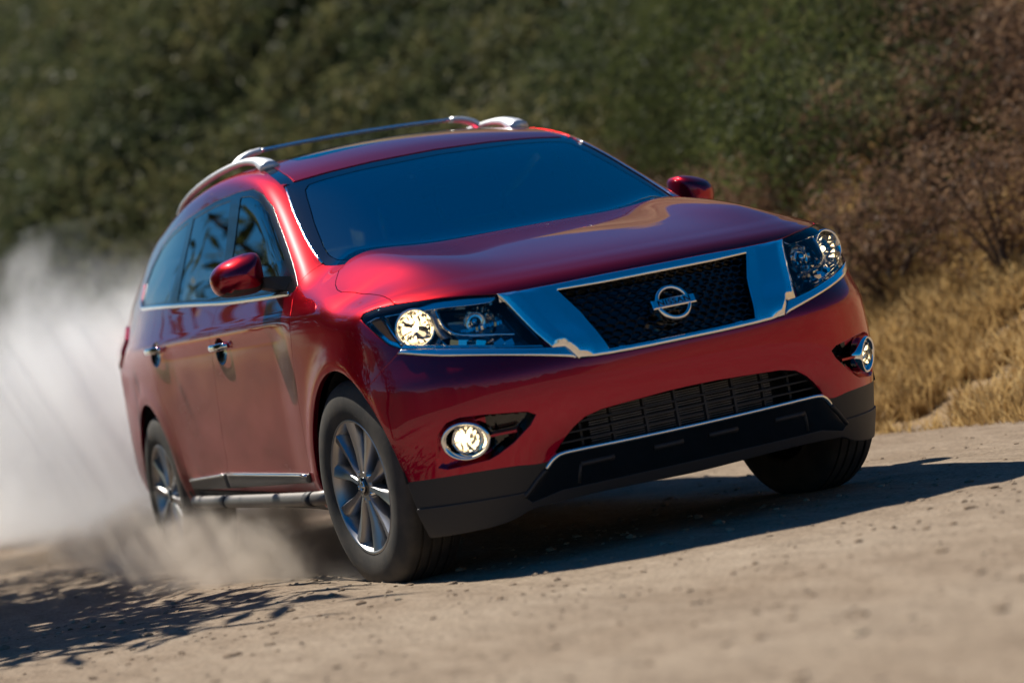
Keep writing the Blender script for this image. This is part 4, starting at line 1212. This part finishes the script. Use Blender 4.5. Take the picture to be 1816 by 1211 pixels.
def toe_y(x): return np.maximum(2.35 - 0.030 * np.maximum(-x - 14, 0) ** 2, -2.6) + 0.02 * (x + 3) ** 2 * (x > -3) * 0.2 + 0.25 * (vnoise(x * 0.35, x * 0, 5) - 0.5)
hill_prof = spl([0, 0.5, 1.5, 3, 6, 12, 25, 60, 140], [-0.10, 0.08, 0.60, 1.40, 3.4, 8.6, 21, 44, 70])
def hill_z(x, y):
    d = y - toe_y(x)
    hp = hill_prof(np.maximum(d, -1)); cap = 3.4 + 0.55 * np.maximum(-8 - x, 0)
    z = np.where(hp > cap * 0.6, cap * 0.6 + (hp - cap * 0.6) / (1 + np.maximum(hp - cap * 0.6, 0) / (cap * 0.4)), hp) + road_z(x) - 0.04
    k = np.clip(d / 2.0, 0, 1)
    return z + k * (0.9 * (fbm(x * 0.33, y * 0.33, 21) - 0.47) + 0.35 * (fbm(x * 1.3, y * 1.3, 31) - 0.47)) * np.clip(0.4 + d * 0.15, 0, 2.5) + 0.05 * (fbm(x * 5, y * 5, 41) - 0.47)
hx = np.unique(np.concatenate([-np.geomspace(6, 220, 120), np.arange(-12, 8, 0.12), 8 + np.geomspace(0.2, 60, 40)]))
hd_ = np.concatenate([[-0.3], np.arange(-0.1, 6, 0.12), np.geomspace(6.1, 140, 70)])
Xh, Dh = np.meshgrid(hx, hd_, indexing='ij'); Yh = Dh + toe_y(Xh); Zh_ = hill_z(Xh, Yh)
n = len(hd_); i = (np.arange(len(hx) - 1)[:, None] * n + np.arange(n - 1)).ravel()
props(mk('hillside', np.stack([Xh.ravel(), Yh.ravel(), Zh_.ravel()], 1), np.stack([i, i + n, i + n + 1, i + 1], 1), dirt_mat('dry_hill_soil', True)), kind='structure')

# low wooded hills on the far side of the road, behind the camera: the paint and chrome mirror them
th = np.linspace(-2.3, 1.15, 160); rr_ = np.array([38, 44, 52, 64, 90.0])
hh_ = 3.2 + 3.4 * vnoise(th * 5.0, th * 0, 61) + 1.6 * vnoise(th * 17, th * 0, 62) + 0.9 * vnoise(th * 45, th * 0, 63)
Vh_ = np.array([(R * math.cos(a), R * math.sin(a), [-0.6, 0.35 * h, h, 0.8 * h, -1][k]) for a, h in zip(th, hh_) for k, R in enumerate(rr_)])
i = (np.arange(159)[:, None] * 5 + np.arange(4)).ravel()
HILLM = simple('wooded_hill', (0.035, 0.038, 0.016), 0.95, bump=(2, 1.0))
props(mk('hills', Vh_, np.stack([i, i + 5, i + 6, i + 1], 1), HILLM), kind='structure')

# ------------------------------------------------------------------ plants
def leaf_mat(name, stops, scale=0.9, rough=0.6, trans=0.42):
    m, nt, b = newmat(name)
    oi = N(nt, 'ShaderNodeObjectInfo')
    geo = N(nt, 'ShaderNodeNewGeometry')
    no = N(nt, 'ShaderNodeTexNoise'); no.inputs['Scale'].default_value = scale; no.inputs['Detail'].default_value = 4; no.inputs['Roughness'].default_value = 0.62
    nt.links.new(geo.outputs['Position'], no.inputs['Vector'])
    isl = geo.outputs['Random Per Island']
    f = math_(nt, 'ADD', math_(nt, 'MULTIPLY', no.outputs[0], 0.86), math_(nt, 'MULTIPLY', isl, 0.14))
    c = ramp(nt, f, stops)
    nt.links.new(c, b.inputs['Base Color'])
    b.inputs['Roughness'].default_value = rough; b.inputs['Specular IOR Level'].default_value = 0.08
    if trans:
        out = nt.nodes['Material Output']; tl = N(nt, 'ShaderNodeBsdfTranslucent'); mx_ = N(nt, 'ShaderNodeMixShader'); mx_.inputs[0].default_value = trans
        nt.links.new(c, tl.inputs[0]); nt.links.new(b.outputs[0], mx_.inputs[1]); nt.links.new(tl.outputs[0], mx_.inputs[2]); nt.links.new(mx_.outputs[0], out.inputs[0])
    return m
OLIVE = leaf_mat('olive_leaves', [(0.30, (0.026, 0.037, 0.021)), (0.46, (0.070, 0.084, 0.037)), (0.60, (0.135, 0.128, 0.055)), (0.72, (0.22, 0.180, 0.072))], 0.6)
GREEN = leaf_mat('green_leaves', [(0.30, (0.026, 0.036, 0.014)), (0.52, (0.070, 0.085, 0.028)), (0.70, (0.15, 0.16, 0.055))], 1.2)
RUST = leaf_mat('dry_brown_leaves', [(0.30, (0.060, 0.036, 0.024)), (0.50, (0.17, 0.100, 0.062)), (0.70, (0.32, 0.21, 0.12))], 1.2)
TAN = leaf_mat('straw_grass', [(0.30, (0.20, 0.115, 0.045)), (0.50, (0.48, 0.32, 0.13)), (0.70, (0.70, 0.54, 0.28))], 0.8)
BARK = simple('bark', (0.10, 0.075, 0.055), 0.9, bump=(30, 0.8))

def leaves(cen, size, r, flat=0.6):
    """one diamond-shaped leaf per row of cen, turned at random"""
    n = len(cen)
    a = r.normal(size=(n, 3)); a /= np.linalg.norm(a, axis=1)[:, None]
    b = r.normal(size=(n, 3)); b -= a * (a * b).sum(1)[:, None]; b /= np.linalg.norm(b, axis=1)[:, None]
    L = (np.asarray(size) * r.uniform(0.6, 1.4, n))[:, None]
    V = np.stack([cen - a * L, cen + b * L * flat * 0.5, cen + a * L, cen - b * L * flat * 0.5], 1).reshape(-1, 3)
    return V, np.arange(4 * n).reshape(n, 4)

def bush_points(r, n, rad, h, lobes=6):
    """points gathered in uneven clumps over a dome"""
    c = np.stack([r.normal(0, rad * 0.45, lobes), r.normal(0, rad * 0.45, lobes), r.uniform(0.25, 0.85, lobes) * h], 1)
    k = r.integers(0, lobes, n)
    d = r.normal(size=(n, 3)); d /= np.linalg.norm(d, axis=1)[:, None]
    q = r.uniform(0.35, 1, n) ** 0.5
    p = c[k] + d * q[:, None] * np.array([rad * 0.5, rad * 0.5, h * 0.32]) * r.uniform(0.8, 1.2, (n, 1))
    p[:, 2] = np.maximum(p[:, 2], 0.02)
    return p

# the scrub that covers the far hillside
r = np.random.default_rng(11)
CP = np.array(CAM)
def in_view(p, pad=0.03):
    q = (p - CP) @ np.array(RW).T
    u = q[:, 0] / q[:, 2] * 2.3289; v = q[:, 1] / q[:, 2] * 2.3289
    return (q[:, 2] > 0) & (np.abs(u) < 0.5 + pad) & (np.abs(v) < 0.334 + pad)
px = -np.exp(r.uniform(math.log(5), math.log(150), 60000)); pd = np.exp(r.uniform(math.log(0.8), math.log(60), 60000))
keep = r.random(60000) < np.clip((-px) * pd / 420, 0.04, 1)
px, pd = px[keep], pd[keep]; py = pd + toe_y(px); pz = hill_z(px, py)
P = np.stack([px, py, pz], 1)
dist = np.linalg.norm(P - CP, axis=1)
vis = in_view(P + [0, 0, 0.4], 0.05)
# the near bank on the right stays open: its bushes are set one by one below
vis &= ~((px > -11.5) & (pd < 9))
vis &= P[:, 2] < 60
P, dist = P[vis], dist[vis]
Ls, Fs, nv = [], [], 0
for p, dd in zip(P, dist):
    rad = r.uniform(0.35, 0.75) * (1 + dd / 120); h = rad * r.uniform(0.9, 1.5)
    n = int(np.clip(6500 / dd, 110, 260))
    V, F = leaves(bush_points(r, n, rad, h, 5) + p, 0.0019 * dd + 0.022, r, 0.6)
    Ls.append(V); Fs.append(F + nv); nv += len(V)
print('scrub bushes', len(P), 'leaves', nv // 4)
props(mk('hillside_scrub', np.concatenate(Ls), np.concatenate(Fs), OLIVE, smooth=False), 'dark olive scrub covering the steep hillside behind the car', 'scrub', kind='stuff')

# single bushes on the near bank
def make_bush(name, rad, h, nl, size, mat, seed, twigs=9):
    r = np.random.default_rng(seed)
    o = empty(name, (0, 0, 0))
    pts = bush_points(r, nl, rad, h, 8)
    V, F = leaves(pts, size, r, 0.55)
    mk('crown', V, F, mat, o, smooth=False)
    m = MB()
    for k in range(twigs):
        e = pts[r.integers(0, nl)]
        m.tube(catmull([(0, 0, -0.08), (e[0] * 0.3, e[1] * 0.3, e[2] * 0.45), e], 4), np.linspace(0.018, 0.004, 9) * (h / 0.9), 5)
    m.build('stem', BARK, o)
    return o
def copy_tree(o, parent=None):
    c = o.copy(); col.objects.link(c)
    if parent: c.parent = parent
    for ch in list(o.children): copy_tree(ch, c)
    return c
protos = {}
def bush(kind, x, d, s, rot):
    spec = {'rust': ('dry_bush', 0.55, 0.85, 2600, 0.026, RUST), 'green': ('green_bush', 0.75, 1.25, 3200, 0.034, GREEN), 'olive': ('olive_bush', 0.65, 0.95, 2600, 0.030, OLIVE)}[kind]
    v = int(rng.integers(0, 2)); key = (kind, v)
    if key not in protos:
        o = make_bush(spec[0], *spec[1:], seed=100 + len(protos)); protos[key] = o
    else:
        o = copy_tree(protos[key])
    y = d + toe_y(np.array([x]))[0]
    o.location = (x, y, hill_z(np.array([x]), np.array([y]))[0] - 0.04); o.scale = (s, s, s * rng.uniform(0.85, 1.15)); o.rotation_euler = (0, 0, rot)
    lab = {'rust': ('reddish brown dry bush on the road bank right of the car', 'dry bushes on the road bank'),
           'green': ('leafy green bush high on the bank above the dry bushes', 'green bushes above the road bank'),
           'olive': ('olive bush on the bank behind the car roof', 'olive bushes on the bank')}[kind]
    props(o, lab[0], 'bush', lab[1])
r2 = np.random.default_rng(5)
cnt = 0
for k in range(4000):
    x = r2.uniform(-13, 1.5); d = r2.uniform(1.5, 9.5)
    y = d + toe_y(np.array([x]))[0]; p = np.array([[x, y, hill_z(np.array([x]), np.array([y]))[0] + 0.4]])
    if not in_view(p, 0.06)[0]: continue
    if 'taken' not in globals(): taken = []
    sep = 0.62 if d > 2.0 else 0.85
    if any((x - a) ** 2 + (y - b) ** 2 < sep ** 2 for a, b in taken): continue
    if d < 2.4 and r2.random() < 0.8: continue
    taken.append((x, y))
    q = (p[0] - CP) @ np.array(RW).T; u = q[0] / q[2] * 2.3289; v = q[1] / q[2] * 2.3289
    g = d - 2.2 - 0.15 * (x + 13)
    kind = 'olive' if u < 0.02 and v > -0.9 and r2.random() < 0.8 else ('green' if (v < -0.17 + (u - 0.1) * 0.25 and u < 0.33 and r2.random() < 0.75) else ('rust' if r2.random() < 0.85 else 'olive'))
    bush(kind, x, d, r2.uniform(0.75, 1.3), r2.uniform(0, 6.28)); cnt += 1
    if cnt > 260: break
print('bushes', cnt)

# dry grass on the foot of the bank
r = np.random.default_rng(8)
n = 130000
x = r.uniform(-9, 3, n); d = np.abs(r.normal(0.15, 2.2, n)); y = d + toe_y(x)
clump = fbm(x * 2.2, y * 2.2, 77); k = clump > 0.30 + 0.10 * (d < 0.35)
P = np.stack([x, y, hill_z(x, y)], 1)[k]; k2 = in_view(P, 0.04); P = P[k2]; n = len(P)
hgt = r.uniform(0.05, 0.17, n) * (0.6 + 0.9 * fbm(P[:, 0] * 1.1, P[:, 1] * 1.1, 55)); a = r.uniform(0, 6.28, n); w = 0.006 + 0.004 * r.random(n)
lean = r.normal(0, 0.35, (n, 2)) * hgt[:, None]
s1 = np.stack([np.cos(a) * w, np.sin(a) * w, np.zeros(n)], 1)
top = P + np.stack([lean[:, 0], lean[:, 1], hgt], 1); md = P + np.stack([lean[:, 0] * .35, lean[:, 1] * .35, hgt * 0.6], 1)
V = np.stack([P - s1, P + s1, md + s1 * 0.7, md - s1 * 0.7, top], 1).reshape(-1, 3)
b0 = np.arange(n) * 5
F4 = np.stack([b0, b0 + 1, b0 + 2, b0 + 3], 1); F3 = np.stack([b0 + 3, b0 + 2, b0 + 4, b0 + 4], 1)
me_faces = [list(f) for f in F4] + [list(f[:3]) for f in F3]
props(mk('dry_grass', V, me_faces, TAN, smooth=False), 'golden dry grass on the foot of the road bank', 'grass', kind='stuff')

# loose stones on the road
r = np.random.default_rng(3)
n = 1300
x = np.concatenate([r.uniform(-6, 5, n), r.uniform(-1, 5, n)]); y = np.concatenate([r.uniform(-3, 2.6, n), r.uniform(-2.6, 1, n)])
P = np.stack([x, y, ground_z(x, y)], 1); P = P[in_view(P, 0.03)]; n = len(P)
s = np.clip(r.lognormal(math.log(0.0055), 0.5, n), 0.003, 0.022)
bm_ = bmesh.new(); bmesh.ops.create_icosphere(bm_, subdivisions=1, radius=1.0); bm_.verts.ensure_lookup_table()
oc = np.array([v.co for v in bm_.verts]); f = np.array([[v.index for v in q.verts] for q in bm_.faces]); bm_.free(); nv_ = len(oc)
V = (oc[None] * r.uniform(0.75, 1.2, (n, nv_, 1)) * s[:, None, None] * np.array([1.2, 1.2, 0.7]) + r.normal(0, 0.08, (n, nv_, 3)) * s[:, None, None] + P[:, None]).reshape(-1, 3)
F = (np.arange(n)[:, None, None] * nv_ + f[None]).reshape(-1, 3)
STONE = leaf_mat('stone', [(0.3, (0.14, 0.095, 0.06)), (0.5, (0.26, 0.19, 0.13)), (0.7, (0.40, 0.32, 0.23))], 8, 0.9, 0)
props(mk('gravel', V, F, STONE, smooth=False), 'loose pale gravel scattered over the dirt road', 'gravel', kind='stuff')

# ------------------------------------------------------------------ roadside trees on the sunny side (out of frame, they shade the flank and the road)
def make_tree(h, seed, nl=2600, spread=2.0, size=0.10, loc=(0, 0, 0)):
    r = np.random.default_rng(seed)
    o = empty('roadside_tree', (0, 0, 0))
    m = MB(); tips = []
    tr = catmull([(0, 0, -0.2), (0.1, 0.05, h * 0.25), (0.0, 0.2, h * 0.5), (0.15, 0.1, h * 0.85)], 6)
    m.tube(tr, np.linspace(0.16, 0.03, len(tr)), 9)
    for k in range(16):
        b = tr[int(len(tr) * r.uniform(0.3, 0.95))]; a = r.uniform(0, 6.28); L = spread * r.uniform(0.5, 1)
        e = b + [math.cos(a) * L, math.sin(a) * L, r.uniform(0.1, 0.9) * L * 0.7]
        m.tube(catmull([b, (b + e) / 2 + [0, 0, 0.15 * L], e], 4), np.linspace(0.05, 0.012, 9), 6); tips += [e, (b + e) / 2 + [0, 0, .15 * L], b * 0.25 + e * 0.75 + [0, 0, .1]]
    m.build('trunk', BARK, o)
    tips = np.array(tips); c = tips[r.integers(0, len(tips), nl)] + r.normal(0, 0.36, (nl, 3)) * [1, 1, 0.7]
    c = c[~in_view(c + np.array(loc), 0.04)]
    V, F = leaves(c, size, r, 0.5); mk('crown', V, F, GREEN, o, smooth=False)
    return o
tspots = [(-6.2, -3.1, 4.9, 41, 2300), (-13, -11.0, 5.0, 42, 2400), (-18, -13.5, 6.0, 43, 1300), (-26, -16, 6.5, 44, 1800), (-3.2, -7.5, 4.5, 45, 1100), (-3.4, -3.2, 3.3, 46, 3600)]
tl = ['slender roadside tree nearest the rear wheel, left of the frame', 'second roadside tree behind the slender one, left of the frame', 'tall roadside tree further back along the verge', 'tallest roadside tree at the far end of the verge', 'broad tree standing back from the road beside the car', 'short roadside tree beside the front door, left of the frame']
for (x, y, h, sd, nl), lab in zip(tspots, tl):
    t = make_tree(h, sd, nl, 0.9 + h * 0.15, 0.15 if sd == 46 else 0.10, (x, y, road_z(np.array([x]))[0]))
    t.location = (x, y, road_z(np.array([x]))[0])
    props(t, lab, 'tree', 'roadside trees')

# ------------------------------------------------------------------ the dust thrown up by the wheels
def dust_mat(name, dens, colr, sx, soft, nscale, lo, hi):
    m = bpy.data.materials.new(name); m.use_nodes = True
    nt = m.node_tree; nt.nodes.clear()
    out = N(nt, 'ShaderNodeOutputMaterial'); pv = N(nt, 'ShaderNodeVolumePrincipled')
    pv.inputs['Color'].default_value = (*colr, 1); pv.inputs['Anisotropy'].default_value = 0.15
    tc = N(nt, 'ShaderNodeTexCoord')
    mp = N(nt, 'ShaderNodeMapping'); nt.links.new(tc.outputs['Object'], mp.inputs['Vector'])
    ln = N(nt, 'ShaderNodeVectorMath', operation='LENGTH'); 
    sc_ = N(nt, 'ShaderNodeVectorMath', operation='DIVIDE'); sc_.inputs[1].default_value = sx
    nt.links.new(tc.outputs['Object'], sc_.inputs[0]); nt.links.new(sc_.outputs[0], ln.inputs[0])
    no = N(nt, 'ShaderNodeTexNoise'); no.inputs['Scale'].default_value = nscale; no.inputs['Detail'].default_value = 4; no.inputs['Roughness'].default_value = 0.55; no.inputs['Distortion'].default_value = 0.8
    nt.links.new(tc.outputs['Object'], no.inputs['Vector'])
    fall = N(nt, 'ShaderNodeMapRange'); fall.interpolation_type = 'SMOOTHSTEP'
    fall.inputs['From Min'].default_value = soft; fall.inputs['From Max'].default_value = 1.0; fall.inputs['To Min'].default_value = 1; fall.inputs['To Max'].default_value = 0
    nt.links.new(math_(nt, 'ADD', ln.outputs['Value'], math_(nt, 'MULTIPLY', math_(nt, 'SUBTRACT', no.outputs[0], 0.5), -2.4)), fall.inputs['Value'])
    pu = N(nt, 'ShaderNodeMapRange'); pu.inputs['From Min'].default_value = lo; pu.inputs['From Max'].default_value = hi
    nt.links.new(no.outputs[0], pu.inputs['Value'])
    d = math_(nt, 'MULTIPLY', math_(nt, 'MULTIPLY', fall.outputs[0], pu.outputs[0]), dens)
    nt.links.new(d, pv.inputs['Density'])
    nt.links.new(pv.outputs[0], out.inputs['Volume'])
    return m
def dust(name, c, rad, mat, label):
    m = MB(); th = np.linspace(math.pi, 0, 13)
    k = 1.0
    m.lathe((0, 0, 0), (0, 0, 1), [(max(math.sin(a), 0.002), math.cos(a)) for a in th], 24, (1, 0, 0))
    V = np.concatenate(m.V) * np.array(rad) * 1.12 + np.array(c)
    V[:, 2] = np.maximum(V[:, 2], c[2] - 0.35 * rad[2])
    o = mk(name, V, m.F, mat, None, origin=c)
    return props(o, label, 'dust', kind='stuff')
dust('dust_cloud', (-6.6, -0.45, 0.5), (3.3, 1.5, 1.30), dust_mat('dust_air', 1.8, (0.965, 0.97, 0.975), (3.3, 1.5, 1.30), 0.15, 1.0, 0.28, 0.58), 'pale dust cloud billowing up behind the car')
dust('dust_plume', (-2.3, -0.92, 0.05), (2.2, 0.55, 0.32), dust_mat('dust_low', 3.8, (0.76, 0.69, 0.61), (2.2, 0.55, 0.32), 0.30, 2.6, 0.35, 0.62), 'low brown dust kicked up between the right wheels')
